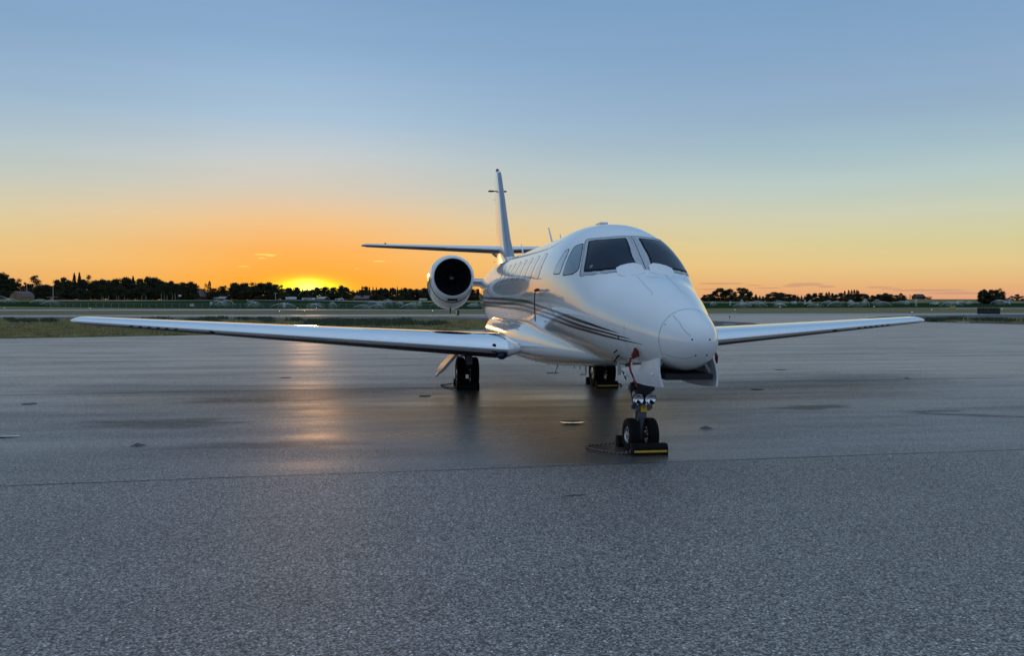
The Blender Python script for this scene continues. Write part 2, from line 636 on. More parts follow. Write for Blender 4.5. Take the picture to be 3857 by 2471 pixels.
def asphalt_mat(name, main=False, base=.25, tint=(1.0, 1.0, 1.02), rough=.55, dark=0.0):
    m, n, l = newmat(name)
    b = n['Principled BSDF']
    t = n.new('ShaderNodeTexCoord')

    def noise(scale, detail=4, vec=None, rgh=.5):
        q = n.new('ShaderNodeTexNoise')
        q.inputs['Scale'].default_value = scale
        q.inputs['Detail'].default_value = detail
        q.inputs['Roughness'].default_value = rgh
        l.new(vec if vec is not None else t.outputs['Object'], q.inputs[0])
        return q.outputs[0]

    def rng(v, a, b_, c, d, clamp=True):
        q = n.new('ShaderNodeMapRange')
        q.clamp = clamp
        q.inputs['From Min'].default_value = a
        q.inputs['From Max'].default_value = b_
        q.inputs['To Min'].default_value = c
        q.inputs['To Max'].default_value = d
        l.new(v, q.inputs[0])
        return q.outputs[0]

    def mth(op, a, b_=None):
        q = n.new('ShaderNodeMath')
        q.operation = op
        for i, v in enumerate((a, b_)):
            if v is None:
                continue
            if isinstance(v, (int, float)):
                q.inputs[i].default_value = v
            else:
                l.new(v, q.inputs[i])
        return q.outputs[0]

    # aircraft-aligned frame: paving lanes run across it
    mp = n.new('ShaderNodeMapping')
    mp.vector_type = 'POINT'
    mp.inputs['Rotation'].default_value = (0, 0, -(A_YAW))
    l.new(t.outputs['Object'], mp.inputs[0])
    st = n.new('ShaderNodeMapping')
    st.inputs['Scale'].default_value = (.16, 1.0, 1.0)
    l.new(mp.outputs[0], st.inputs[0])
    streak = noise(.85, 8, st.outputs[0], .68)
    blotch = noise(.22, 5, mp.outputs[0], .55)
    vor = n.new('ShaderNodeTexVoronoi')
    vor.inputs['Scale'].default_value = 82
    l.new(t.outputs['Object'], vor.inputs[0])
    vor2 = n.new('ShaderNodeTexVoronoi')
    vor2.inputs['Scale'].default_value = 48
    l.new(t.outputs['Object'], vor2.inputs[0])
    rnd = n.new('ShaderNodeSeparateColor')
    l.new(vor.outputs['Color'], rnd.inputs[0])
    rnd2 = n.new('ShaderNodeSeparateColor')
    l.new(vor2.outputs['Color'], rnd2.inputs[0])
    s1 = rng(rnd.outputs[0], 0, 1, .30, 1.65)
    s1 = mth('POWER', s1, 1.5)
    big = rng(rnd.outputs[2], .975, .99, 0, 1.0)
    edge = rng(vor.outputs['Distance'], .0, .75, 1.15, .45)
    stone = mth('MULTIPLY', s1, edge)
    stone = mth('ADD', stone, mth('MULTIPLY', big, 1.3))
    alb = mth('MULTIPLY', stone, base)
    alb = mth('MULTIPLY', alb, rng(blotch, .3, .7, .88, 1.12))
    if not main:
        alb = mth('MULTIPLY', alb, rng(streak, .36, .64, .7, 1.3))
    hgt = mth('ADD', mth('MULTIPLY', vor.outputs['Distance'], -.6), mth('MULTIPLY', rnd.outputs[1], .5))
    if main:
        se = n.new('ShaderNodeSeparateXYZ')
        l.new(mp.outputs[0], se.inputs[0])
        # distance behind the first joint, metres along the aircraft axis
        s0 = mth('SUBTRACT', se.outputs[1], JOINT0)
        wob = mth('ADD', s0, mth('MULTIPLY', mth('SUBTRACT', blotch, .5), .5))
        lane = rng(wob, -.05, .25, 0, 1)
        lane2 = rng(s0, 8.2, 9.2, 1, .8)
        damp = mth('MULTIPLY', mth('MULTIPLY', lane, lane2), rng(streak, .38, .62, .15, 1.0))
        damp = mth('ADD', damp, mth('MULTIPLY', rng(noise(.9, 5, st.outputs[0], .6), .5, .64, 0, .35), rng(s0, -.9, .2, 0, 1)))
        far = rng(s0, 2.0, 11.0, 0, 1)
        sv = rng(streak, .36, .64, -1.0, 1.0)
        alb = mth('MULTIPLY', alb, mth('ADD', 1.0, mth('MULTIPLY', sv, rng(s0, .2, 3.0, .07, .34))))
        # wet patch under the jet, with its dark reflection put into the colour
        lx = mth('DIVIDE', mth('SUBTRACT', se.outputs[0], JET_REFL_C[0]), 3.3)
        ly = mth('DIVIDE', mth('SUBTRACT', se.outputs[1], JET_REFL_C[1]), 4.6)
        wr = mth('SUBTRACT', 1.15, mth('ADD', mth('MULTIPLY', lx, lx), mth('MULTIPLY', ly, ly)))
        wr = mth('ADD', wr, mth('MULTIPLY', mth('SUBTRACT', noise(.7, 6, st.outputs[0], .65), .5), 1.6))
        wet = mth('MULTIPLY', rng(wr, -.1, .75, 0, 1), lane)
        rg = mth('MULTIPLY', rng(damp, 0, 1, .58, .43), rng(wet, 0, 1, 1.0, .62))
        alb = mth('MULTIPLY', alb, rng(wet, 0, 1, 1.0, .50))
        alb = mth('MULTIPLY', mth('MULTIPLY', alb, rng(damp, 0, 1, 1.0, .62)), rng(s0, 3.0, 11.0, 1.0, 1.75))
        l.new(rg, b.inputs['Roughness'])
        bst = mth('MULTIPLY', rng(damp, 0, 1, .75, .20), rng(s0, 2.0, 14.0, 1.0, .22))
        l.new(rng(damp, 0, 1, .5, 1.0), b.inputs['Specular IOR Level'])
    else:
        b.inputs['Roughness'].default_value = rough
        bst = None
    cmb = n.new('ShaderNodeCombineColor')
    for i in range(3):
        if main:
            l.new(mth('MULTIPLY', alb, rng(far, 0, 1, (1.14, 1.0, .92)[i], (1.36, 1.03, .78)[i])), cmb.inputs[i])  # warmer with distance: sunset sheen put into the base colour
        else:
            l.new(mth('MULTIPLY', alb, tint[i]), cmb.inputs[i])
    l.new(cmb.outputs[0], b.inputs['Base Color'])
    bp = n.new('ShaderNodeBump')
    bp.inputs['Distance'].default_value = .006
    bp.inputs['Strength'].default_value = .5
    if bst is not None:
        l.new(bst, bp.inputs['Strength'])
    l.new(hgt, bp.inputs['Height'])
    l.new(bp.outputs[0], b.inputs['Normal'])
    if not main:
        b.inputs['Specular IOR Level'].default_value = .5
    return m


def rot_frame(p):
    """world point -> the rotated shader frame used above (y runs aft)"""
    c, s_ = math.cos(-A_YAW), math.sin(-A_YAW)
    return (c * p[0] - s_ * p[1], s_ * p[0] + c * p[1])


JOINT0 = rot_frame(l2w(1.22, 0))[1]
JET_REFL_C = rot_frame(l2w(5.4, 1.0))
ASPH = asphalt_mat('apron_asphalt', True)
TAXI = asphalt_mat('taxiway_asphalt', False, base=.31, tint=(1.12, 1.0, .90), rough=.5)
SHOULD = asphalt_mat('shoulder_asphalt', False, base=.045, tint=(.95, 1.0, 1.12), rough=.7)

# terrain sheet
b = MB()
xs = sorted(set([-9000, -4000, -2000, -1000, -700, -500] + list(range(-420, 421, 20)) + [500, 700, 1000, 2000, 4000, 9000]))
ys = sorted(set([-300, -60, 0, 60, 120, 160, 180] + list(range(190, 380, 8)) + list(range(380, 960, 20)) + [1200, 2000, 4000, 9000, 15000]))
vs_ = [(x, y, terrain(x, y)) for y in ys for x in xs]
nx = len(xs)
fs = [(j * nx + i, j * nx + i + 1, (j + 1) * nx + i + 1, (j + 1) * nx + i) for j in range(len(ys) - 1) for i in range(nx - 1)]
ground = tag(b.add(vs_, fs).build('ground', GRASS), kind='structure')

XL, XR = -3500, 6200


def strip(name, l0, l1, z, m, x0=XL, x1=XR):
    """band of ground between two straight lines seen in the photograph, continued past the frame"""
    pts = []
    for (p, q) in ((l0, 0), (l1, 1)):
        xx = np.linspace(x0, x1, 9)
        if q:
            xx = xx[::-1]
        for x in xx:
            w = at(x, line_y(p[0], p[1], x))
            pts.append((w[0], w[1]))
    return flat_poly(name, pts, z, m)


strip('runway', ((0, 1166.5), (3650, 1158)), ((0, 1171.2), (3650, 1163)), .006, TAXI)
strip('taxiway', ((0, 1187.5), (3857, 1179.3)), ((0, 1194.5), (3857, 1187.5)), .006, TAXI, -3500, 6200)
# green irrigated field beyond the runway
b = MB()
top = [on_terrain(x, y) for x, y in ((-900, 1135), (0, 1136), (480, 1136), (1000, 1131), (1640, 1139), (2300, 1141), (2650, 1141.5), (3000, 1141), (3400, 1141), (3857, 1142.5), (4700, 1147))]
bot = [on_terrain(x, y) for x, y in ((-900, 1152), (0, 1154), (480, 1160), (1000, 1164), (1640, 1166), (2300, 1164), (2650, 1161.5), (3000, 1160), (3400, 1158.4), (3857, 1157), (4700, 1154))]
secs = []
for k in range(13):
    t = k / 12
    row = []
    for i in range(len(top) - 1):
        for q in (0, .25, .5, .75):
            a = bot[i] * (1 - q) + bot[i + 1] * q
            c = top[i] * (1 - q) + top[i + 1] * q
            p = a * (1 - t) + c * t
            row.append((p[0], p[1], terrain(p[0], p[1]) + .05))
    secs.append(row)
tag(b.loft(secs, closed=False).build('irrigated_field', FIELD), kind='structure')

# apron: all the paving nearer than the verge, and the connector on the right
ap = []
for x, y in ((-3500, 1341), (0, 1277), (820, 1262), (1900, 1242.5), (2692, 1229), (2850, 1224), (2860, 1222), (2835, 1217), (2690, 1210),
             (2300, 1203), (1900, 1197.2), (1640, 1195.6)):
    w = at(x, y)
    ap.append((w[0], w[1]))
for x in (1640, 2400, 3200, 4200, 5200):
    w = at(x, line_y((0, 1194.4), (3857, 1187.3), x))
    if x > 1640:
        ap.append((w[0], w[1]))
ap += [(160, -40), (-120, -40)]
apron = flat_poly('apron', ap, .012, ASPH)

# joints between the paving lanes (children of the apron)
JOINT = mat('joint_sealant', (.012, .012, .014), .6, var=.4, scale=8)
CRACKM = mat('joint_edge_wear', (.20, .20, .215), .7, var=.3, scale=20)


def joint(sa, sb, width, z, m, wob, name):
    secs = []
    for k in range(161):
        y = 30 - 60 * k / 160
        s_ = sa + (sb - sa) * (7 - y) / 12.0
        s_ += wob * (math.sin(y * 1.7) + .6 * math.sin(y * 4.1 + 1) + .5 * RNG.normal())
        w_ = width * (1 + .35 * RNG.normal() * .5)
        p, q = l2w(s_ - w_ / 2, y), l2w(s_ + w_ / 2, y)
        secs.append([(p.x, p.y, z), (q.x, q.y, z)])
    return MB().loft(secs, closed=False).build(name, m, apron)


joint(1.06, 1.52, .015, .016, JOINT, .006, 'paving_joint')
joint(9.40, 9.94, .035, .016, JOINT, .012, 'paving_joint')
joint(18.0, 18.6, .05, .016, JOINT, .012, 'paving_joint')


def px_poly(name, pts, z, m):
    return flat_poly(name, [tuple(at(x, y)[:2]) for x, y in pts], z, m)


# dark shoulders and grassy islands
px_poly('asphalt_shoulder', [(-3500, 1195.0), (0, 1194.6), (1640, 1195.6), (1900, 1197.2), (2300, 1203), (2690, 1210), (2835, 1217), (2860, 1222),
                             (2850, 1224), (2692, 1229), (2300, 1214), (1900, 1206.5), (1640, 1201.5), (800, 1199.6), (0, 1199.5), (-3500, 1200)], .018, SHOULD)
ISL_L = [(-3500, 1200), (0, 1199.5), (800, 1199.6), (1640, 1201.5), (1900, 1206.5), (2300, 1214), (2692, 1229), (1900, 1242.5), (820, 1262), (0, 1277), (-3500, 1341)]
px_poly('grass_verge', ISL_L, .018, VERGE)
px_poly('asphalt_shoulder', [(3262, 1198.5), (3330, 1192.3), (3450, 1188.6), (3857, 1184.6), (5200, 1177), (5200, 1190), (3857, 1199.5), (3560, 1200), (3450, 1201.5),
                             (3450, 1211), (3620, 1214), (3857, 1220), (5200, 1252), (5200, 1257), (3857, 1223.5), (3620, 1217.4), (3480, 1213.5), (3330, 1208)], .018, SHOULD)
ISL_R = [(3450, 1201.5), (3560, 1200), (3857, 1199.5), (5200, 1190), (5200, 1252), (3857, 1220), (3620, 1214), (3450, 1211)]
px_poly('grass_verge', ISL_R, .022, VERGE)


# soft stains on the apron
def stain_mat():
    m, n, l = newmat('oil_stain')
    b = n['Principled BSDF']
    b.inputs['Base Color'].default_value = (.03, .03, .034, 1)
    b.inputs['Roughness'].default_value = .42
    at_ = n.new('ShaderNodeAttribute')
    at_.attribute_name = 'fade'
    t = n.new('ShaderNodeTexCoord')
    nz = n.new('ShaderNodeTexNoise')
    nz.inputs['Scale'].default_value = 5
    nz.inputs['Detail'].default_value = 6
    l.new(t.outputs['Object'], nz.inputs[0])
    mu = n.new('ShaderNodeMath')
    mu.operation = 'MULTIPLY'
    l.new(at_.outputs['Fac'], mu.inputs[0])
    l.new(nz.outputs[0], mu.inputs[1])
    m2 = n.new('ShaderNodeMath')
    m2.operation = 'MULTIPLY'
    m2.use_clamp = True
    m2.inputs[1].default_value = 1.5
    l.new(mu.outputs[0], m2.inputs[0])
    tr = n.new('ShaderNodeBsdfTransparent')
    mx = n.new('ShaderNodeMixShader')
    l.new(m2.outputs[0], mx.inputs[0])
    l.new(tr.outputs[0], mx.inputs[1])
    l.new(b.outputs[0], mx.inputs[2])
    l.new(mx.outputs[0], n['Material Output'].inputs[0])
    return m


STAIN = stain_mat()


def stain(cx, cy, rx, ry, rot=0.0, strength=1.0):
    c = at(cx, cy)
    n = 28
    vs_ = [(c[0], c[1], .0165)]
    fade = [strength]
    for ring, fd in ((.5, .7 * strength), (1.0, 0.0)):
        for k in range(n):
            a = 2 * PI * k / n
            w = 1 + .25 * math.sin(2 * a + cx) + .18 * math.sin(5 * a + cy)
            x, y = rx * ring * w * math.cos(a), ry * ring * w * math.sin(a)
            vs_.append((c[0] + x * math.cos(rot) - y * math.sin(rot), c[1] + x * math.sin(rot) + y * math.cos(rot), .0165))
            fade.append(fd)
    fs = [(0, 1 + k, 1 + (k + 1) % n) for k in range(n)]
    fs += [(1 + k, 1 + n + k, 1 + n + (k + 1) % n, 1 + (k + 1) % n) for k in range(n)]
    o = MB().add(vs_, fs).build('oil_stain', STAIN, apron)
    at_ = o.data.attributes.new('fade', 'FLOAT', 'POINT')
    at_.data.foreach_set('value', fade)
    return o


stain(3060, 1537, .8, .35, .1)
stain(3520, 1552, .5, .18, .1)
stain(3640, 1566, 1.0, .22, -.25)
stain(620, 1598, 1.6, .5, .15, .8)
stain(950, 1510, 1.2, .6, .15, .6)
stain(2164, 1873, .13, .035, .4, 1.3)
stain(1000, 1680, 1.2, .35, .12, .55)


# grass blades on the verges (uncountable)
def pt_in(poly, x, y):
    ins = False
    j = len(poly) - 1
    for i in range(len(poly)):
        xi, yi = poly[i]
        xj, yj = poly[j]
        if (yi > y) != (yj > y) and x < (xj - xi) * (y - yi) / (yj - yi) + xi:
            ins = not ins
        j = i
    return ins


BLADE = mat('grass_blade', (.28, .24, .11), .8, spec=.2, var=.55, scale=.8, trans=.35)
WEED = mat('weed_leaf', (.075, .095, .055), .8, spec=.2, var=.4, scale=1.5, trans=.3)


def blades(name, poly_px, xr, yr, count, hgt, m, wid=.02, clump=None, clumps=None):
    P = []
    for q in range(count * 3):
        if len(P) >= count:
            break
        if clumps:
            cx, cy, sx_, sy_ = clumps[RNG.integers(len(clumps))]
            px, py = RNG.normal(cx, sx_), RNG.normal(cy, sy_)
        else:
            px, py = RNG.uniform(*xr), RNG.uniform(*yr)
        if not pt_in(poly_px, px, py):
            continue
        P.append(at(px, py))
    V, Fc = [], []
    for p in P:
        hh = hgt * RNG.uniform(.45, 1.35)
        a = RNG.uniform(0, 2 * PI)
        wv = wid * RNG.uniform(.6, 1.6) * (1 + p[1] / 60)
        dx_, dy_ = math.cos(a) * wv, math.sin(a) * wv
        lx, ly = RNG.normal(0, .35, 2) * hh
        i = len(V)
        V += [(p[0] - dx_, p[1] - dy_, .015), (p[0] + dx_, p[1] + dy_, .015), (p[0] + lx, p[1] + ly, hh)]
        Fc.append((i, i + 1, i + 2))
    return tag(MB().add(V, Fc).build(name, m), kind='stuff')


blades('verge_grass', ISL_L, (-300, 1950), (1203, 1277), 42000, .13, BLADE)
blades('verge_grass', ISL_R, (3450, 4000), (1200, 1222), 9000, .13, BLADE)
wc = [(RNG.uniform(1180, 1660), RNG.uniform(1209, 1229), 16, 2.2) for _ in range(40)]
wc += [(RNG.uniform(20, 220), RNG.uniform(1206, 1214), 9, 1.2) for _ in range(8)]
wc += [(840, 1201, 8, 2), (800, 1205, 12, 1.5), (1330, 1216, 12, 2.5), (600, 1204, 30, 1.2)]
wc += [(RNG.uniform(700, 1200), RNG.uniform(1203, 1216), 14, 1.6) for _ in range(14)]
blades('verge_weeds', ISL_L, None, None, 9000, .26, WEED, wid=.05, clumps=wc)
wc = [(RNG.uniform(3480, 3900), RNG.uniform(1204, 1213), 10, 1.6) for _ in range(22)]
blades('verge_weeds', ISL_R, None, None, 6000, .26, WEED, wid=.05, clumps=wc)

# ==================================================================== AIRCRAFT
jet = empty('business_jet', (TX, TY, 0), PI / 2 + A_YAW)
tag(jet, 'white twin-engine business jet with maroon and black cheatlines parked on the apron', 'airplane')

ST = np.array([
    [0.00, 1.465, 1.455, .004, 1.46, 2], [0.004, 1.50, 1.42, .04, 1.46, 2],
    [0.015, 1.54, 1.385, .075, 1.46, 2], [0.06, 1.60, 1.315, .135, 1.46, 2],
    [0.18, 1.675, 1.23, .212, 1.465, 2], [0.45, 1.785, 1.15, .315, 1.48, 2], [0.70, 1.875, 1.12, .385, 1.51, 2],
    [1.00, 1.975, 1.10, .475, 1.55, 2.1], [1.40, 2.095, 1.085, .585, 1.61, 2.25], [1.78, 2.205, 1.07, .675, 1.67, 2.3],
    [1.88, 2.25, 1.065, .70, 1.69, 2.3], [2.10, 2.41, 1.06, .745, 1.73, 2.3], [2.45, 2.66, 1.05, .80, 1.80, 2.3],
    [2.80, 2.81, 1.045, .845, 1.86, 2.25], [3.30, 2.925, 1.035, .89, 1.92, 2.2], [4.00, 2.97, 1.025, .925, 1.96, 2.1],
    [4.7, 2.955, 1.01, .94, 1.97, 2.05], [8.0, 2.93, .99, .94, 1.97, 2], [11.0, 2.91, .97, .94, 1.97, 2],
    [12.5, 2.89, 1.10, .90, 2.02, 2], [14, 2.82, 1.40, .74, 2.12, 2], [15.5, 2.72, 1.85, .50, 2.28, 2],
    [16.8, 2.62, 2.2, .27, 2.42, 2], [17.6, 2.52, 2.38, .08, 2.47, 2]])


def pchip(x, y):
    hh = np.diff(x)
    d = np.diff(y) / hh
    m = np.zeros(len(x))
    for i in range(1, len(x) - 1):
        if d[i - 1] * d[i] > 0:
            w1, w2 = 2 * hh[i] + hh[i - 1], hh[i] + 2 * hh[i - 1]
            m[i] = (w1 + w2) / (w1 / d[i - 1] + w2 / d[i])
    m[0], m[-1] = d[0], d[-1]

    def f(t):
        i = min(max(int(np.searchsorted(x, t)) - 1, 0), len(x) - 2)
        u = (t - x[i]) / hh[i]
        return ((2 * u ** 3 - 3 * u * u + 1) * y[i] + (u ** 3 - 2 * u * u + u) * hh[i] * m[i]
                + (-2 * u ** 3 + 3 * u * u) * y[i + 1] + (u ** 3 - u * u) * hh[i] * m[i + 1])
    return f


FS = [pchip(ST[:, 0], ST[:, k]) for k in range(1, 6)]


def fus(s, th):
    zt, zb, hw, zc, n = [f(s) for f in FS]
    c, si = math.cos(th), math.sin(th)
    if c < 0:
        n = 2
    e = 2 / n
    return Vector((s, hw * math.copysign(abs(si) ** e, si), zc + ((zt - zc) if c > 0 else -(zc - zb)) * abs(c) ** e))


def fnorm(s, th):
    a = fus(s + .004, th) - fus(max(s - .004, 0.0005), th)
    b_ = fus(s, th + .01) - fus(s, th - .01)
    n = a.cross(b_)
    n.normalize()
    p = fus(s, th)
    zc = FS[3](s)
    if n.dot(Vector((-0.2, p.y, p.z - zc))) < 0:
        n = -n
    return n


def fth(s, z, side=1):
    zt, zb, hw, zc, n = [f(s) for f in FS]
    c = ((z - zc) / (zt - zc)) if z > zc else (z - zc) / (zc - zb)
    c = max(-1, min(1, c))
    if z > zc:
        c = c ** (n / 2)
    return math.acos(c) * side


def fth_y(s, y):
    """angle on the upper half where the half-width is y"""
    zt, zb, hw, zc, n = [f(s) for f in FS]
    return math.copysign(math.asin(min(1, (abs(y) / hw)) ** (n / 2)), y)


def on_fus(s, th, off):
    return fus(s, th) + fnorm(s, th) * off


def patch(outl, off, name, m, parent, rings=(1, .8, .55, .28), smooth=True, lip=None):
    """surface-hugging pane; outl = (s, degrees) list"""
    o_ = np.array(outl, float)
    c = o_.mean(0)
    n = len(o_)
    vs_ = []
    if lip is not None:
        vs_ += [on_fus(q[0], math.radians(q[1]), lip) for q in o_]
    for r in rings:
        for q in o_:
            w = c + (q - c) * r
            vs_.append(on_fus(w[0], math.radians(w[1]), off))
    vs_.append(on_fus(c[0], math.radians(c[1]), off))
    R_ = len(rings) + (1 if lip is not None else 0)
    fs = []
    for j in range(R_ - 1):
        for k in range(n):
            fs.append((j * n + k, j * n + (k + 1) % n, (j + 1) * n + (k + 1) % n, (j + 1) * n + k))
    fs += [((R_ - 1) * n + k, (R_ - 1) * n + (k + 1) % n, R_ * n) for k in range(n)]
    b_ = MB().add(vs_, fs)
    o = b_.build(name, m, parent, smooth, 30)
    fixn(o)
    return o


def fixn(o):
    me = o.data
    c = Vector((0, 0, 0))
    tot = 0.0
    for p in me.polygons:
        zc = FS[3](min(max(p.center.x, 0.01), 17.5))
        tot += p.normal.dot(Vector((-.2, p.center.y, p.center.z - zc))) * p.area
    if tot < 0:
        me.flip_normals()


def surf_line(pts, width, off, name, m, parent, sub=6):
    """thin line drawn along the skin; pts = (s, radians)"""
    P = []
    for i in range(len(pts) - 1):
        for k in range(sub):
            t = k / sub
            P.append((pts[i][0] * (1 - t) + pts[i + 1][0] * t, pts[i][1] * (1 - t) + pts[i + 1][1] * t))
    P.append(pts[-1])
    secs = []
    Q = [on_fus(a, b_, off) for a, b_ in P]
    for i, q in enumerate(Q):
        d = (Q[min(i + 1, len(Q) - 1)] - Q[max(i - 1, 0)]).normalized()
        n = fnorm(*P[i])
        w = d.cross(n).normalized() * width / 2
        secs.append([q - w, q + w])
    o = MB().loft(secs, closed=False).build(name, m, parent, True)
    fixn(o)
    return o


# fuselage skin
NS = 72
svals = list(np.concatenate([[0.0005, .002, .004, .008, .015, .03], np.linspace(.06, .5, 14), np.linspace(.56, 1.75, 18),
                             np.linspace(1.78, 2.1, 12), np.linspace(2.14, 3.4, 26), np.linspace(3.5, 11, 32), np.linspace(11.2, 17.6, 36)]))
secs = [[fus(s, 2 * PI * k / NS) for k in range(NS)] for s in svals]
fuselage = MB().loft(secs).build('fuselage', PAINT, jet, True, 60)
fixn(fuselage)

# radome seam and access-panel joints
surf_line([(0.45, t) for t in np.linspace(-PI, PI, 37)], .0055, .0015, 'radome_seam', SEAM, fuselage, 2)
for pts in ([(1.682, 12.71), (1.381, 16.58), (1.119, 20.88), (1.03, 22.4), (0.99, 26.55)],
            [(1.709, -14.0), (1.33, -14.5), (1.002, -15.48), (0.94, -24)],
            [(1.075, 85.1), (1.09, 96.2), (1.095, 105.6), (1.093, 116.5), (1.09, 128)]):
    surf_line([(a, math.radians(c)) for a, c in pts], .0035, .0015, 'panel_seam', SEAM, fuselage, 4)
# cabin door outline on the port side and emergency hatch on starboard
for sd_, s0_, s1_, z0_, z1_ in ((-1, 3.35, 4.05, 1.25, 2.70), (1, 10.6, 11.2, 1.95, 2.62)):
    pts = [(s0_, fth(s0_, z0_, sd_)), (s0_, fth(s0_, z1_, sd_)), (s1_, fth(s1_, z1_, sd_)), (s1_, fth(s1_, z0_, sd_)), (s0_, fth(s0_, z0_, sd_))]
    surf_line(pts, .006, .0015, 'door_seam', SEAM, fuselage, 8)
# lightning diverter strips and fasteners on the radome
surf_line([(0.418, math.radians(35)), (0.25, math.radians(42)), (0.06, math.radians(63))], .004, .002, 'diverter_strip', SEAM, fuselage, 5)
surf_line([(0.42, math.radians(118)), (0.25, math.radians(130)), (0.085, math.radians(147))], .004, .002, 'diverter_strip', SEAM, fuselage, 5)
def spot(y, z, r, name):
    lo, hi = 0.001, 0.44
    for _ in range(40):
        mid = (lo + hi) / 2
        zt, zb, hw, zc, n = [f(mid) for f in FS]
        q = (y / hw) ** 2 + ((z - zc) / ((zt - zc) if z > zc else (zc - zb))) ** 2
        if q > 1:
            lo = mid
        else:
            hi = mid
    p = Vector((mid, y, z))
    n_ = Vector((-.6, y * 1.5, (z - 1.46) * 1.5)).normalized()
    MB().tube(p - n_ * .004, p + n_ * .004, r * .8, r * .8, 10).build(name, SEAL, fuselage)
for y, z in ((.112, 1.489), (-.055, 1.488), (.067, 1.331), (-.042, 1.334)):
    spot(y, z, .010, 'radome_fastener')
spot(.26, 1.627, .007, 'radome_fastener')

# windshield: frame, seal and pane as surface-hugging layers
WS = [(2.712, 34.3), (2.713, 33.4), (2.63, 28.2), (2.558, 23.6), (2.508, 17.5), (2.487, 14.08), (2.476, 9.0), (2.468, 4.6), (2.43, 4.2),
      (2.352, 4.4), (2.264, 4.7), (2.183, 5.5), (2.098, 5.9), (2.017, 5.6), (1.945, 4.6), (1.928, 5.2), (1.922, 7.0), (1.922, 10.0), (1.926, 12.4),
      (1.94, 20.0), (1.966, 27.0), (2.01, 35.0), (2.067, 42.2), (2.16, 50.0), (2.262, 56.2), (2.287, 57.0), (2.33, 54.0), (2.388, 49.5), (2.52, 42.0), (2.63, 37.6)]
FR = [(2.815, 35.9), (2.824, 34.6), (2.815, 33.0), (2.70, 28.0), (2.598, 20.5), (2.553, 13.3), (2.538, 7.0), (2.533, .25), (2.385, .25), (2.273, .25), (2.075, .25),
      (1.875, .25), (1.868, 3.6), (1.867, 6.0), (1.866, 10.8), (1.877, 17.7), (1.903, 24.9), (1.972, 37.6), (2.105, 51.2), (2.30, 62.6), (2.335, 63.4), (2.36, 61.0), (2.43, 54.5), (2.575, 45.4), (2.70, 40.2)]


def shrink(o_, k, ks=None):
    o_ = np.array(o_, float)
    c = o_.mean(0)
    return [tuple(c + (q - c) * k) for q in o_]


SW1 = [(2.79, 39.2), (2.83, 40.6), (2.878, 42.5), (2.925, 44.2), (2.945, 45.2), (2.945, 48.0), (2.905, 55.3), (2.87, 64.0), (2.862, 71.6), (2.84, 72.2), (2.742, 70.8), (2.631, 69.0), (2.54, 67.0),
       (2.48, 64.0), (2.44, 61.0), (2.432, 59.0), (2.507, 52.5), (2.621, 45.8), (2.73, 41.0)]
SW2 = [(3.072, 50.0), (3.095, 50.6), (3.14, 52.0), (3.17, 53.6), (3.195, 59.8), (3.24, 67.2), (3.275, 73.2), (3.26, 74.0), (3.198, 73.7), (3.111, 73.2), (3.035, 72.6), (3.0, 71.0), (2.985, 64.4), (2.998, 57.3), (3.04, 51.5)]
for sd_ in (1, -1):
    mir = lambda L: [(a, c * sd_) for a, c in L]
    frame = patch(mir(FR), .004, 'windshield_frame', FRAMEP, jet, rings=(1, .85, .6, .3), lip=-.01)
    _fo = [q for q in FR if q[1] > 2]
    _k = max(range(len(FR)), key=lambda i: FR[i][0])
    _fo = [q for q in FR[12:] if q[1] > .2] + [q for q in FR[:8]]
    surf_line([(a, math.radians(c * sd_)) for a, c in _fo], .007, .0055, 'frame_joint', SEAM, frame, 2)
    patch(mir(shrink(WS, 1.005)), .007, 'windshield_seal', SEAL, frame, lip=0)
    pane = patch(mir(shrink(WS, .925)), .010, 'windshield', GLASS, jet, rings=(1, .9, .75, .55, .3), lip=.004)
    if sd_ > 0:
        patch([(2.205, 49.5), (2.245, 49.0), (2.235, 45.5), (2.195, 45.5)], .0125, 'window_sticker', STICK, pane)
    # rivet line round the frame
    rv = MB()
    fr = np.array(FR)
    cc = fr.mean(0)
    for i in range(len(fr)):
        for k in range(5):
            q = fr[i] * (1 - k / 5) + fr[(i + 1) % len(fr)] * k / 5
            q = cc + (q - cc) * .955
            if q[1] < 1.2:
                q[1] = 1.2
            p = on_fus(q[0], math.radians(q[1] * sd_), .0045)
            n_ = fnorm(q[0], math.radians(q[1] * sd_))
            rv.tube(p - n_ * .002, p + n_ * .0012, .005, .004, 6)
    tag(rv.build('rivets', SEAM, frame), kind='stuff')
    for L, nm in ((SW1, 'cockpit_side_window'), (SW2, 'cockpit_side_window')):
        sl = patch(mir(L), .003, nm, SKYREFLG if L is SW1 else PALEPANE, jet, lip=-.004)
        surf_line([(a, math.radians(c * sd_)) for a, c in L + L[:1]], .010, .0045, 'window_seal', SEAL, sl, 2)

# centre post seam
surf_line([(2.53, 0), (2.2, 0), (1.88, 0)], .006, .006, 'panel_seam', SEAL, fuselage, 6)

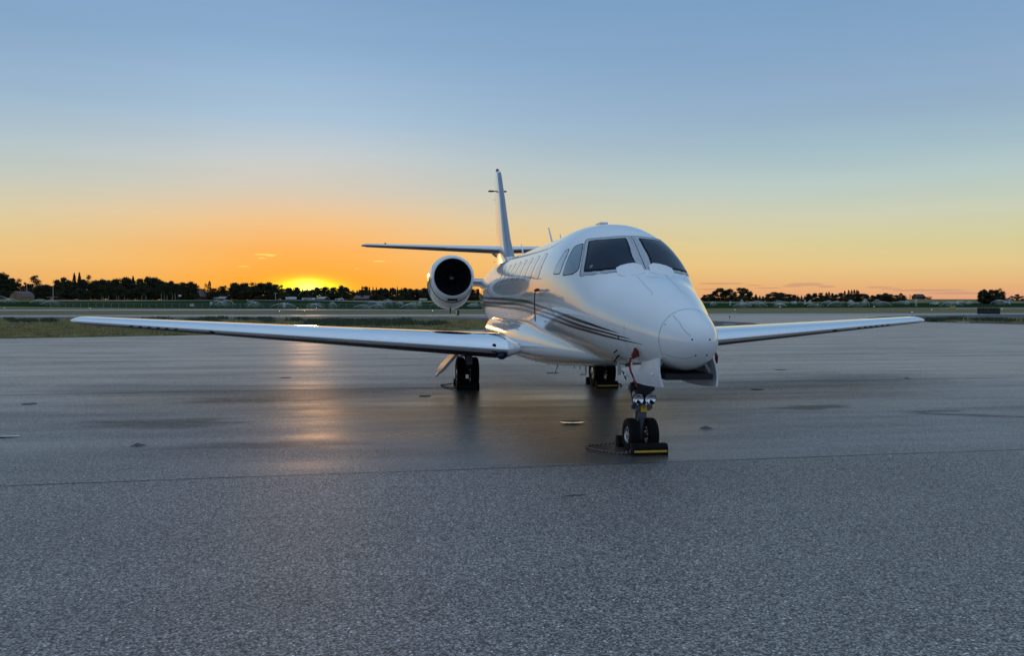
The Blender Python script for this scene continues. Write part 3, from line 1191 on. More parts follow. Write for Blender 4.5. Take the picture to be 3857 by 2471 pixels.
# heated-air nozzles at the foot of the windshield
for sd_ in (1, -1):
    top_ = [(2.005, .285), (1.985, .245), (1.975, .18), (1.97, .12), (1.955, .09)]
    base_f = [(1.86, .36), (1.76, .31), (1.735, .2), (1.735, .1), (1.80, .03)]
    base_r = [(1.95, .35), (1.965, .29), (1.97, .2), (1.97, .12), (1.93, .05)]

    def hp(s, y, up=0.0):
        th = fth_y(s, y)
        q = fus(s, th)
        return (q.x, q.y * sd_, q.z + up)
    F0 = [hp(a, c, .002) for a, c in base_f]
    M0 = [hp(a * .5 + d * .5, c * .5 + e * .5, .022) for (a, c), (d, e) in zip(base_f, base_r)]
    T0 = [hp(a, c, .032) for a, c in base_r]
    T1 = [(p[0] + .02, p[1], p[2] - .01) for p in T0]
    B0 = [hp(a + .01, c, -.02) for a, c in base_r]
    nb = MB().loft([F0, M0, T0, T1, B0], closed=False)
    k = 5
    nb.add([F0[0], M0[0], T0[0], T1[0], B0[0]], [(0, 1, 2, 3, 4)]).add([F0[-1], M0[-1], T0[-1], T1[-1], B0[-1]], [(4, 3, 2, 1, 0)])
    o = nb.build('rain_deflector', PAINT, jet, True, 40)
    mdf = o.modifiers.new('bevel', 'BEVEL')
    mdf.width = .012
    mdf.segments = 2

# cabin windows
for sd_ in (1, -1):
    for k in range(8):
        s1 = 4.50 + .652 * k
        if sd_ < 0 and k == 0:
            continue
        s0 = s1 - .34
        ol = []
        for a in np.linspace(0, 2 * PI, 28, endpoint=False):
            ca, sa = math.cos(a), math.sin(a)
            u = math.copysign(abs(ca) ** .45, ca)
            v = math.copysign(abs(sa) ** .45, sa)
            sw = (s0 + s1) / 2 + u * (s1 - s0) / 2
            ol.append((sw, math.degrees(fth(sw, 2.385 + v * .19, sd_))))
        w_ = patch(ol, .003, 'cabin_window', PALEPANE, jet, lip=-.003)
        surf_line([(a, math.radians(c)) for a, c in ol + ol[:1]], .009, .0042, 'window_rim', FRAMEP, w_, 1)

# cheatlines (starboard measured, mirrored to port)
S1T = [(1.18, 1.509), (1.54, 1.556), (1.92, 1.611), (2.41, 1.669), (3.04, 1.732), (4.17, 1.818), (4.65, 1.857), (5.46, 1.892), (6.4, 1.909), (7.49, 1.922), (8.76, 1.935), (11, 1.961), (13, 2.036), (15, 2.226)]
S1B = [(1.18, 1.507), (1.54, 1.538), (1.93, 1.58), (2.44, 1.629), (3.07, 1.697), (4.21, 1.777), (4.69, 1.812), (5.49, 1.843), (6.43, 1.857), (7.52, 1.868), (8.79, 1.883), (11, 1.902), (13, 1.967), (15, 2.147)]
S2T = [(0.97, 1.454), (1.2, 1.48), (1.55, 1.517), (1.95, 1.555), (2.45, 1.606), (3.1, 1.671), (4.72, 1.779), (5.52, 1.812), (6.45, 1.834), (7.54, 1.84), (8.81, 1.851), (11, 1.867), (13, 1.929), (15, 2.099)]
S2B = [(0.97, 1.451), (1.21, 1.467), (1.56, 1.499), (1.97, 1.527), (2.49, 1.569), (3.13, 1.639), (4.78, 1.736), (5.57, 1.77), (6.5, 1.788), (7.6, 1.791), (8.87, 1.803), (11, 1.815), (13, 1.87), (15, 2.03)]
S3T = [(0.76, 1.404), (1.22, 1.446), (1.58, 1.478), (1.97, 1.518), (2.51, 1.557), (3.17, 1.611), (4.8, 1.716), (5.6, 1.746), (6.54, 1.759), (7.64, 1.76), (8.92, 1.769), (11, 1.779), (13, 1.826), (15, 1.966)]
S3B = [(0.76, 1.401), (1.23, 1.431), (1.59, 1.455), (2.0, 1.487), (2.55, 1.521), (3.21, 1.579), (4.88, 1.675), (5.68, 1.698), (6.62, 1.712), (7.71, 1.718), (8.99, 1.726), (11, 1.734), (13, 1.774), (15, 1.904)]
for sd_ in (1, -1):
    for T_, B_, m_ in ((S1T, S1B, STRIPE_K), (S2T, S2B, STRIPE_R), (S3T, S3B, STRIPE_G)):
        ft = pchip(np.array([p[0] for p in T_]), np.array([p[1] for p in T_]))
        fb = pchip(np.array([p[0] for p in B_]), np.array([p[1] for p in B_]))
        secs = []
        for s in np.concatenate([np.linspace(T_[0][0], 5, 40), np.linspace(5.2, 15, 40)]):
            zt_, zb_ = ft(s), fb(s)
            gr = .12 * (1 - sstep(1.2, 2.2, s))
            zt_, zb_ = zt_ + gr * (zt_ - zb_), zb_ - gr * (zt_ - zb_)
            secs.append([on_fus(s, fth(s, zt_ + (zb_ - zt_) * q, sd_), .002) for q in (0, .33, .67, 1)])
        o = MB().loft(secs, closed=False).build('stripe', m_, fuselage, True)
        fixn(o)

    surf_line([(1.22, fth(1.22, 1.474, sd_)), (1.235, fth(1.235, 1.442, sd_))], .02, .0022, 'stripe', STRIPE_K, fuselage, 2)

# belly fairing
FB = np.array([[2.65, .30, .10, .10, 1.15], [2.9, .44, .18, .14, 1.16], [3.5, .61, .25, .21, 1.16], [4.4, .76, .38, .28, 1.15], [5.4, .88, .48, .345, 1.14],
               [6.3, .975, .52, .375, 1.14], [7.2, 1.02, .52, .385, 1.14], [10.2, 1.02, .52, .385, 1.14], [11.2, .90, .5, .33, 1.14], [12.2, .60, .3, .2, 1.16], [12.8, .22, .1, .08, 1.2]])


def sq(v, e):
    return math.copysign(abs(v) ** e, v)


fbf = [pchip(FB[:, 0], FB[:, k]) for k in range(1, 5)]
secs = []
for s in np.concatenate([np.linspace(2.65, 4.4, 14), np.linspace(4.6, 12.8, 36)]):
    w, ru, rl, zc = [f(s) for f in fbf]
    secs.append([(s, w * sq(math.sin(2 * PI * k / 40), .8), zc + (ru if math.cos(2 * PI * k / 40) > 0 else rl) * sq(math.cos(2 * PI * k / 40), .8)) for k in range(40)])
fairing = MB().loft(secs).build('belly_fairing', PAINT, jet, True, 50)

# wings -------------------------------------------------------------
NAF = 22


def airfoil(c, t, camber=.012):
    """closed contour, leading edge at x=0, starts at upper trailing edge"""
    xs_ = [(1 - math.cos(PI * k / NAF)) / 2 for k in range(NAF + 1)]
    def th(x):
        return 5 * t * (.2969 * math.sqrt(x) - .126 * x - .3516 * x * x + .2843 * x ** 3 - .1036 * x ** 4)
    up = [(x * c, (camber * 4 * x * (1 - x) + th(x)) * c) for x in reversed(xs_)]
    lo = [(x * c, (camber * 4 * x * (1 - x) - th(x)) * c) for x in xs_[1:-1]]
    return up + lo


KW, TW = np.array([6.55, 1.02, 1.0]), np.array([10.0, 9.35, 1.42])
LE_U, LE_L = NAF - 7, NAF + 2            # contour span that is bare polished metal


def wing_sections(sd_):
    S_, met = [], []
    stn = [(-2, .60, 4.5, 1.27, 5.6, .035), (-1.5, .80, 5.2, 1.17, 4.9, .06), (-1, .945, 5.9, 1.075, 4.15, .10)]
    for t in np.linspace(0, 1, 14):
        p = KW + (TW - KW) * t
        ch = 3.45 * (1 - t) + 1.35 * t
        stn.append((t, p[1], p[0], p[2], ch, .135 * (1 - t) + .125 * t))
    for u in (.25, .5, .7, .85, .95, .995):
        q = math.sqrt(1 - u * u)
        ch = 1.35
        back = .20 * ch * (1 - q) + .10 * u
        stn.append((1 + u, TW[1] + .33 * u, TW[0] + back, TW[2] + .012 * u, ch + .10 * u - back, max(.02, .125 * (q * ch) / (ch + .10 * u - back))))
    for (t, y, s, z, c, tk) in stn:
        S_.append([(s + x, y * sd_, z + zz - x * .012) for x, zz in airfoil(c, tk)])
        met.append(t)
    return S_, met


for sd_ in (1, -1):
    S_, met = wing_sections(sd_)
    n = len(S_[0])
    body, le = MB(), MB()
    for i in range(len(S_) - 1):
        for k in range(n):
            q = [S_[i][k], S_[i][(k + 1) % n], S_[i + 1][(k + 1) % n], S_[i + 1][k]]
            if met[i] >= 0 and LE_U <= k < LE_L:
                le.add(q, [(0, 1, 2, 3)])
            else:
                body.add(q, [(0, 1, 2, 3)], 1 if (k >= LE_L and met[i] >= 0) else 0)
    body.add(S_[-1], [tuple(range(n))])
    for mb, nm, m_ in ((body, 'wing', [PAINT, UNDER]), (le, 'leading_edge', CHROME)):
        me = mb.mesh(nm, m_, False)
        import bmesh
        bm = bmesh.new()
        bm.from_mesh(me)
        bmesh.ops.remove_doubles(bm, verts=bm.verts, dist=.0004)
        bmesh.ops.recalc_face_normals(bm, faces=bm.faces)
        bm.to_mesh(me)
        bm.free()
        me.polygons.foreach_set('use_smooth', [True] * len(me.polygons))
        me.set_sharp_from_angle(angle=math.radians(50))
        o = mobj(nm, me, jet if nm == 'wing' else wing)
        if nm == 'wing':
            wing = o
        else:
            # an open strip has no inside: face it outwards (forward)
            tot = sum(p.normal.x * p.area for p in me.polygons)
            if tot > 0:
                me.flip_normals()
    # little black stall tabs under the leading edge, a landing-light window and root details
    def lep(t, x, dz):
        p = KW + (TW - KW) * t
        return (p[0] + x, p[1] * sd_, p[2] + dz)
    for t in (.868, .844, .821, .798, .776, .752):
        MB().box(lep(t, .008, -.034 - .01 * (1 - t)), (.04, .075, .010)).build('stall_tab', BLACK, wing)
    MB().box(lep(.665, .012, -.058), (.05, .14, .016)).build('stall_tab', BLACK, wing)
    MB().box(lep(.028, .02, -.095), (.05, .13, .014)).build('stall_tab', BLACK, wing)
    MB().sphere(lep(.028, .03, .07), (.05, .035, .022)).build('ice_light', SEAL, wing)
    MB().sphere(lep(.012, .06, -.125), (.10, .085, .06)).build('landing_light', GLASS, wing, True)
    # wing-tip light
    MB().sphere((TW[0] + .30, (TW[1] + .26) * sd_, TW[2] + .008), (.12, .03, .02)).build('wingtip_light', CGLASS, wing, True)
    # flap track fairings on the underside
    for t in (.2, .45):
        p = KW + (TW - KW) * t
        ch = 3.45 * (1 - t) + 1.35 * t
        MB().sphere((p[0] + ch * .86, p[1] * sd_, p[2] - .11), (.5, .07, .09), 12, 10).build('flap_fairing', PAINT, wing, True)

# engines -----------------------------------------------------------
EY, EZ = 1.61, 2.44
for sd_ in (1, -1):
    prof = [(12.03, .475), (12.04, .495), (12.08, .515), (12.2, .540), (12.5, .562), (13.0, .575), (13.6, .572), (14.3, .54), (15.0, .46), (15.45, .40)]
    NE = 48

    def nac(s, r, k):
        a = 2 * PI * k / NE
        dn = max(0.0, -math.cos(a))
        g = .225 * sstep(12.02, 12.9, s) * (1 - .8 * sstep(13.6, 15.4, s))
        rr = r + g * dn ** 2.2
        return (s, EY * sd_ + rr * math.sin(a), EZ + rr * math.cos(a))
    secs = [[nac(s, r, k) for k in range(NE)] for s, r in prof]
    nacelle = MB().loft(secs, True, False, True).build('engine_nacelle', PAINT, jet, True, 50)
    # inlet lip: rolled bare metal ring, then dark duct, fan and spinner
    lipp = [(12.035, .476), (12.02, .468), (12.025, .456), (12.06, .444), (12.14, .437)]
    secs = [[nac(s, r, k) for k in range(NE)] for s, r in lipp]
    MB().loft(secs, True, False, False).build('inlet_lip', LIP, nacelle, True, 0)
    duct = [(12.14, .4368), (12.4, .43), (12.75, .42), (12.76, .01)]
    secs = [[(s, EY * sd_ + r * math.sin(2 * PI * k / NE), EZ + r * math.cos(2 * PI * k / NE)) for k in range(NE)] for s, r in duct]
    MB().loft(secs, True, False, True).build('inlet_duct', DARK, nacelle, True, 40)
    fb_ = MB()
    for k in range(22):
        a0 = 2 * PI * k / 22
        a1 = a0 + .24
        vsb = []
        for r, tw in ((.10, .0), (.25, .06), (.415, .12)):
            vsb += [(12.70, EY * sd_ + r * math.sin(a0 + tw), EZ + r * math.cos(a0 + tw)), (12.62, EY * sd_ + r * math.sin(a1 + tw), EZ + r * math.cos(a1 + tw))]
        fb_.add(vsb, [(0, 1, 3, 2), (2, 3, 5, 4)])
    fb_.build('fan_blades', GEARK, nacelle)
    MB().lathe([(0.002, 12.47), (.03, 12.49), (.07, 12.54), (.105, 12.64), (.11, 12.70)], 20, 'x', (0, EY * sd_, EZ)).build('spinner', GEARK, nacelle, True)
    sw = []
    for q in range(26):
        t = q / 25
        a = 5.2 * t
        r = .012 + .03 * t
        sw.append((12.475 + .03 * t - .004, EY * sd_ + r * math.sin(a), EZ + r * math.cos(a)))
    MB().path(sw, .005, 5).build('spinner_swirl', WTXT, nacelle)
    # black band and dark scoop on the lower cowl
    secs = []
    for k in range(11, 40):
        a = 2 * PI * k / NE
        w_ = .035 if 14 < k < 37 else .02
        row = []
        for s in (12.33 - w_, 12.33, 12.33 + w_):
            r = pchip(np.array([p[0] for p in prof]), np.array([p[1] for p in prof]))(s) + .003
            dn = max(0.0, -math.cos(a))
            g = .225 * sstep(12.02, 12.9, s)
            rr = r + g * dn ** 2.2
            row.append((s, EY * sd_ + rr * math.sin(a), EZ + rr * math.cos(a)))
        secs.append(row)
    o = MB().loft(secs, closed=False).build('cowl_stripe', STRIPE_K, nacelle, True)
    MB().box((12.17, EY * sd_, EZ - .556), (.12, .24, .05)).build('cowl_scoop', SEAL, nacelle)
    MB().tube((12.9, EY * sd_, EZ - .78), (12.9, EY * sd_, EZ - .90), .02, .012, 8).build('drain_mast', GEARK, nacelle)
    # pylon
    secs = []
    for y in (.50, .66, .80, 1.10):
        z0 = 2.345 + .03 * (y - .5)
        s0 = 12.75 + (.35 if y > .7 else 0) * 0
        secs.append([(s0 + x, y * sd_, z0 + zz) for x, zz in airfoil(2.9, .075 if y > .6 else .11, 0)])
    MB().loft(secs).build('engine_pylon', PAINT, jet, True, 50)
    # nacelle exhaust
    MB().lathe([(.38, 15.40), (.36, 15.6), (.33, 15.62), (.30, 15.3), (.02, 15.3)], 32, 'x', (0, EY * sd_, EZ)).build('exhaust_nozzle', LIP, nacelle, True)

# tail --------------------------------------------------------------
def fin_sec(s0, s1, z, tk):
    return [(s0 + x, y_, z) for x, y_ in airfoil(s1 - s0, tk, 0)]


fsec = [fin_sec(12.55, 16.35, 2.70, .085), fin_sec(12.85, 16.30, 2.85, .095), fin_sec(13.12, 16.25, 3.02, .10), fin_sec(13.80, 16.36, 3.52, .10), fin_sec(14.33, 16.52, 4.14, .10),
        fin_sec(14.85, 16.68, 4.78, .10), fin_sec(15.45, 16.84, 5.45, .105), fin_sec(15.58, 16.88, 5.58, .10), fin_sec(15.85, 16.9, 5.68, .06), fin_sec(16.2, 16.9, 5.70, .02)]
fb_, fl_ = MB(), MB()
nf = len(fsec[0])
for i in range(len(fsec) - 1):
    for k in range(nf):
        q = [fsec[i][k], fsec[i][(k + 1) % nf], fsec[i + 1][(k + 1) % nf], fsec[i + 1][k]]
        (fl_ if (NAF - 5 <= k < NAF + 5 and 2 <= i < 7) else fb_).add(q, [(0, 1, 2, 3)])
fb_.add(fsec[-1], [tuple(range(nf))])
fin = None
for mb, nm, m_ in ((fb_, 'tail_fin', PAINT), (fl_, 'leading_edge', FINLE)):
    me = mb.mesh(nm, m_, False)
    bm = bmesh.new()
    bm.from_mesh(me)
    bmesh.ops.remove_doubles(bm, verts=bm.verts, dist=.0004)
    bmesh.ops.recalc_face_normals(bm, faces=bm.faces)
    bm.to_mesh(me)
    bm.free()
    me.polygons.foreach_set('use_smooth', [True] * len(me.polygons))
    me.set_sharp_from_angle(angle=math.radians(50))
    if fin is not None and sum(p.normal.x * p.area for p in me.polygons) > 0:
        me.flip_normals()
    o = mobj(nm, me, fin or jet)
    fin = fin or o
MB().tube((16.15, 0, 5.69), (16.15, 0, 5.735), .055, .05, 12).sphere((16.15, 0, 5.735), (.05, .05, .035)).build('beacon_light', REDL, fin, True)
for sd_ in (1, -1):
    MB().path([(16.05, .03 * sd_, 5.10), (16.0, .09 * sd_, 5.085), (16.2, .26 * sd_, 5.11)], .016, 6).box((16.15, .19 * sd_, 5.105), (.14, .15, .03)).build('whip_antenna', SEAL, fin)
    for z in (3.05, 3.25, 4.95):
        MB().tube((16.75, .02 * sd_, z), (16.95, .02 * sd_, z - .01), .006, .004, 5).build('static_wick', SEAL, fin)
# rudder hinge line
for sd_ in (1, -1):
    secs = []
    for z, s0, s1, tk in ((3.05, 13.15, 16.25, .10), (4.14, 14.33, 16.52, .10), (5.5, 15.5, 16.86, .10)):
        sh = s0 + (s1 - s0) * .72
        xq = .72
        hy = 5 * tk * (s1 - s0) * (.2969 * math.sqrt(xq) - .126 * xq - .3516 * xq ** 2 + .2843 * xq ** 3 - .1036 * xq ** 4)
        secs.append([(sh - .01, (hy + .006) * sd_, z), (sh + .01, (hy + .004) * sd_, z)])
    MB().loft(secs, closed=False).build('rudder_gap', SEAM, fin)
for sd_ in (1, -1):
    secs, metl = [], []
    for t in (0, .25, .5, .75, .96, .985, 1.0):
        y = .12 + 3.87 * t
        s0 = 14.78 + 1.78 * t + (.25 * max(0, (t - .96) / .04) ** 2)
        c_ = 1.75 * (1 - t) + .85 * t - (.25 * max(0, (t - .96) / .04) ** 2)
        z = 3.325 + .19 * t
        secs.append([(s0 + x, y * sd_, z + zz) for x, zz in airfoil(c_, .115 * (1 if t < .97 else .6), 0)])
    n = len(secs[0])
    body, le = MB(), MB()
    for i in range(len(secs) - 1):
        for k in range(n):
            q = [secs[i][k], secs[i][(k + 1) % n], secs[i + 1][(k + 1) % n], secs[i + 1][k]]
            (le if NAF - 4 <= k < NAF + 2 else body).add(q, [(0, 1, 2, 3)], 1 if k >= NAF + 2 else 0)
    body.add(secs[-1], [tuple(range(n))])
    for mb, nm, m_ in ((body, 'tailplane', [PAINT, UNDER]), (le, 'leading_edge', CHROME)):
        me = mb.mesh(nm, m_, False)
        bm = bmesh.new()
        bm.from_mesh(me)
        bmesh.ops.remove_doubles(bm, verts=bm.verts, dist=.0004)
        bmesh.ops.recalc_face_normals(bm, faces=bm.faces)
        bm.to_mesh(me)
        bm.free()
        me.polygons.foreach_set('use_smooth', [True] * len(me.polygons))
        me.set_sharp_from_angle(angle=math.radians(50))
        if nm == 'tailplane':
            tail = mobj(nm, me, jet)
        else:
            if sum(p.normal.x * p.area for p in me.polygons) > 0:
                me.flip_normals()
            mobj(nm, me, tail)
    MB().sphere((16.4, 3.28 * sd_, 3.53), (.07, .03, .035)).build('tail_light', SEAL, tail, True)
# fin/tailplane junction fairing
secs = []
for t in np.linspace(0, 1, 14):
    s = 14.35 + 2.4 * t
    r = math.sin(PI * min(1, t * 1.25) * .5) * (1 - .6 * t * t)
    ry, rz = .20 * r + .06, .27 * r + .02
    row = []
    for k in range(24):
        a = 2 * PI * k / 24
        e = 1.9
        cy, cz = math.sin(a), math.cos(a)
        row.append((s, ry * math.copysign(abs(cy) ** e, cy), 3.335 + rz * math.copysign(abs(cz) ** e, cz)))
    secs.append(row)
MB().loft(secs).build('tail_junction_fairing', PAINT, jet, True, 30)

# antennas ----------------------------------------------------------
def blade_ant(base, tip, chord, tk, name, m=None, par=None):
    (s0, z0), (s1, z1) = base, tip
    lo = [(s0 - chord * .5, 0, z0), (s0 - chord * .1, tk, z0), (s0 + chord * .5, 0, z0), (s0 - chord * .1, -tk, z0)]
    hi = [(s1 - chord * .22, 0, z1), (s1 - chord * .02, tk * .5, z1), (s1 + chord * .28, 0, z1), (s1 - chord * .02, -tk * .5, z1)]
    MB().loft([lo, hi]).build(name, m or PAINT, par or fuselage)


blade_ant((7.65, 2.90), (8.12, 3.31), .26, .025, 'blade_antenna')
blade_ant((6.86, 2.92), (7.0, 3.09), .16, .018, 'blade_antenna')
blade_ant((11.25, 2.89), (11.55, 3.23), .22, .022, 'blade_antenna')
for s_, d_, m_ in ((4.0, (.30, .12, .045), 'satellite_antenna'), (5.35, (.5, .14, .03), 'satellite_antenna')):
    o = MB().box((s_, 0, FS[0](s_) + d_[2] * .4), d_).build(m_, PAINT2, fuselage)
    mdf = o.modifiers.new('bevel', 'BEVEL')
    mdf.width = .015
    mdf.segments = 3
for base, tip, ch in (((7.9, .77), (8.08, .59), .16), ((6.98, .76), (7.42, .50), .17), ((5.72, .80), (5.74, .73), .10), ((5.33, .84), (5.31, .74), .08)):
    blade_ant(base, tip, ch, .018, 'belly_antenna')
MB().tube((7.42, -.06, .50), (7.42, .16, .50), .012).build('belly_antenna', PAINT2, fuselage)
MB().tube((4.95, 0, .90), (4.92, 0, .70), .018, .014).tube((4.92, 0, .70), (4.9, .1, .70), .012).build('drain_mast', PAINT2, fuselage)
MB().tube((7.5, .35, .78), (7.5, .35, .70), .012).build('drain_mast', SEAL, fuselage)
# probes on the nose side
for s_, z_, l_ in ((1.44, 1.30, .05), (1.53, 1.235, .09)):
    for sd_ in (1, -1):
        th = fth(s_, z_, sd_)
        p, n_ = on_fus(s_, th, 0), fnorm(s_, th)
        MB().tube(p - n_ * .01, p + n_ * l_, .012, .008, 8).build('air_probe', SEAL, fuselage)
for a, c in (((1.68, 1.225), (1.46, 1.165)), ((1.10, 1.215), (1.02, 1.165))):
    surf_line([(a[0], fth(a[0], a[1])), (c[0], fth(c[0], c[1]))], .010, .002, 'panel_seam', SEAL, fuselage, 5)

# nose gear ---------------------------------------------------------
GX, GYN = 2.10, -.02
strut = MB()
strut.tube((GX - .03, GYN, .58), (GX + .02, GYN, 1.15), .058, .062, 16)
strut.tube((GX, GYN, .16), (GX - .03, GYN, .60), .045, .045, 16)
strut.tube((GX, GYN - .11, .205), (GX, GYN + .11, .205), .03, .03, 12)
strut.box((GX - .03, GYN, .55), (.13, .19, .06))
strut.box((GX - .02, GYN, .47), (.11, .10, .09))
strut.tube((GX - .03, GYN - .13, .56), (GX - .03, GYN + .13, .56), .026, .026, 12)
strut.tube((GX + .08, GYN, .30), (GX + .16, GYN, .42), .018, .018, 8).tube((GX + .16, GYN, .42), (GX + .06, GYN, .52), .018, .018, 8)
nstrut = strut.build('nose_gear_strut', STEEL, jet, True, 40)
up_ = MB()
up_.box((GX - .05, GYN, .80), (.14, .16, .14))
up_.add([(GX - .15, GYN - .10, .86), (GX - .15, GYN + .10, .86), (GX - .13, GYN - .065, .72), (GX - .13, GYN + .065, .72),
         (GX + .05, GYN - .10, .86), (GX + .05, GYN + .10, .86), (GX + .05, GYN - .065, .72), (GX + .05, GYN + .065, .72)],
        [(0, 1, 3, 2), (4, 6, 7, 5), (0, 2, 6, 4), (1, 5, 7, 3), (2, 3, 7, 6), (0, 4, 5, 1)])
for s_ in (1, -1):
    up_.box((GX - .02, GYN + .125 * s_, .795), (.09, .06, .07))
    up_.tube((GX - .02, GYN + .13 * s_, .74), (GX - .02, GYN + .13 * s_, .86), .018, .018, 8)
    up_.path([(GX + .02, GYN + .09 * s_, .88), (GX, GYN + .13 * s_, .74), (GX, GYN + .10 * s_, .6), (GX + .01, GYN + .06 * s_, .5), (GX + .03, GYN + .055 * s_, .3)], .008, 6)
up_.build('steering_actuator', GEARK, nstrut)
for s_ in (1, -1):
    c = (GX - .13, GYN + .0775 * s_, .665)
    MB().lathe([(.071, .02), (.073, -.012), (.067, -.014), (.066, .0)], 28, 'x', c).lathe([(.071, .02), (.05, .07), (.01, .075)], 28, 'x', c).build('lamp_housing', GEARK, nstrut, True)
    MB().lathe([(.0665, -.008), (.05, .012), (.025, .024), (.002, .028)], 28, 'x', c).build('taxi_light', LAMP, nstrut, True)
MB().box((GX - .03, GYN, .592), (.10, .17, .012)).build('strut_clamp', SHINY, nstrut)
plq = MB().box((GX - .105, GYN - .005, .545), (.01, .075, .082)).build('placard', YEL, nstrut)
M_ = Matrix(((0, 0, -1, GX - .111), (-1, 0, 0, GYN - .005), (0, 1, 0, .565), (0, 0, 0, 1)))
text_obj('placard_text', 'TOWING\nLIMIT', .018, SEAL, nstrut, M_)


def wheel(c, r, w, par, tag_lab=None):
    rr = r * .52
    prof = [(rr, -w * .36), (rr * 1.12, -w * .46), (r * .80, -w * .5), (r * .93, -w * .44), (r * .985, -w * .30), (r * .97, -w * .24), (r, -w * .2), (r, -w * .07), (r * .975, -w * .045), (r * .975, w * .045),
            (r, w * .07), (r, w * .2), (r * .97, w * .24), (r * .985, w * .30), (r * .93, w * .44), (r * .80, w * .5), (rr * 1.12, w * .46), (rr, w * .36)]
    o = MB().lathe(prof, 40, 'y', c, closed=True).build('wheel', TYRE, par, True, 30)
    rm = MB()
    for s_ in (1, -1):
        rm.lathe([(rr, w * .36 * s_), (rr * .93, w * .42 * s_), (rr * .86, w * .30 * s_), (rr * .45, w * .22 * s_), (rr * .40, w * .42 * s_), (rr * .30, w * .46 * s_), (.004, w * .46 * s_)], 28, 'y', c)
    rm.build('rim', RIM, o, True, 30)
    hb = MB()
    for k in range(8):
        a = 2 * PI * k / 8
        for s_ in (1, -1):
            q = (c[0] + rr * .66 * math.cos(a), c[1] + w * .255 * s_, c[2] + rr * .66 * math.sin(a))
            hb.tube((q[0], q[1] - .012 * s_, q[2]), (q[0], q[1] + .004 * s_, q[2]), rr * .14, rr * .14, 8)
    tag(hb.build('rim_holes', DARK, o), kind='stuff')
    return o


for s_ in (1, -1):
    wheel((GX + .01, GYN + .122 * s_, .207), .207, .132, jet)

# nose gear doors, hinge brackets and bay
def plate(pts, t, name, m, par, bow=0.0, yb=1):
    """slightly bowed panel from an outline in (s, y, z)"""
    n = len(pts)
    A_ = [(p[0], p[1] + t / 2, p[2]) for p in pts]
    B_ = [(p[0], p[1] - t / 2, p[2]) for p in pts]
    return MB().add(A_ + B_, [tuple(range(n)), tuple(range(2 * n - 1, n - 1, -1))] + [(i, n + i, n + (i + 1) % n, (i + 1) % n) for i in range(n)]).build(name, m, par)


def door(sd_):
    rows = []
    prof = [(.48, 1.275, .985), (.70, 1.243, .965), (.9, 1.212, .952), (1.06, 1.19, .945), (1.061, 1.165, .945), (1.3, 1.142, .945), (1.50, 1.125, .955), (1.501, 1.105, .955), (1.66, 1.09, .985), (1.84, 1.062, 1.04)]
    out, inn = [], []
    for s_, zt_, zb_ in prof:
        ro, ri = [], []
        for q in (0, .25, .5, .75, 1):
            z = zt_ + (zb_ - zt_) * q
            y = .30 + .045 * math.sin(PI * q * .5) - .03 * q * q * 1.6
            ro.append((s_ - .10 * q * (1 - (s_ - .48) / 1.4), y * sd_, z))
            ri.append((s_ - .10 * q * (1 - (s_ - .48) / 1.4), (y - .018) * sd_, z))
        out.append(ro)
        inn.append(ri)
    ring = [o_ + i_[::-1] for o_, i_ in zip(out, inn)]
    d = MB().loft(ring).build('nose_gear_door', PAINT2, jet, True, 30)
    for s_ in (.62, 1.62):
        MB().box((s_, .27 * sd_, 1.17 - .1 * (s_ - .62)), (.06, .03, .2), Matrix.Rotation(.55 * sd_, 3, 'X')).build('hinge_arm', PAINT2, d)
    return d


dS = door(1)
dP = door(-1)
MB().box((1.15, 0, 1.085), (1.5, .5, .06)).build('nose_gear_bay', DARK, jet)
MB().tube((1.9, .0, 1.1), (1.30, 0, 1.06), .03).tube((1.9, .1, 1.1), (1.4, .12, 1.08), .015).build('drag_brace', STEEL, jet)
MB().box((2.02, .22, 1.07), (.30, .06, .04)).box((2.1, .26, 1.03), (.02, .05, .16)).build('door_linkage', PAINT2, jet)
plate([(1.98, .27, 1.05), (1.90, .28, 1.05), (1.72, .285, .94), (1.74, .28, .93)], .015, 'door_linkage', GEARK, jet)

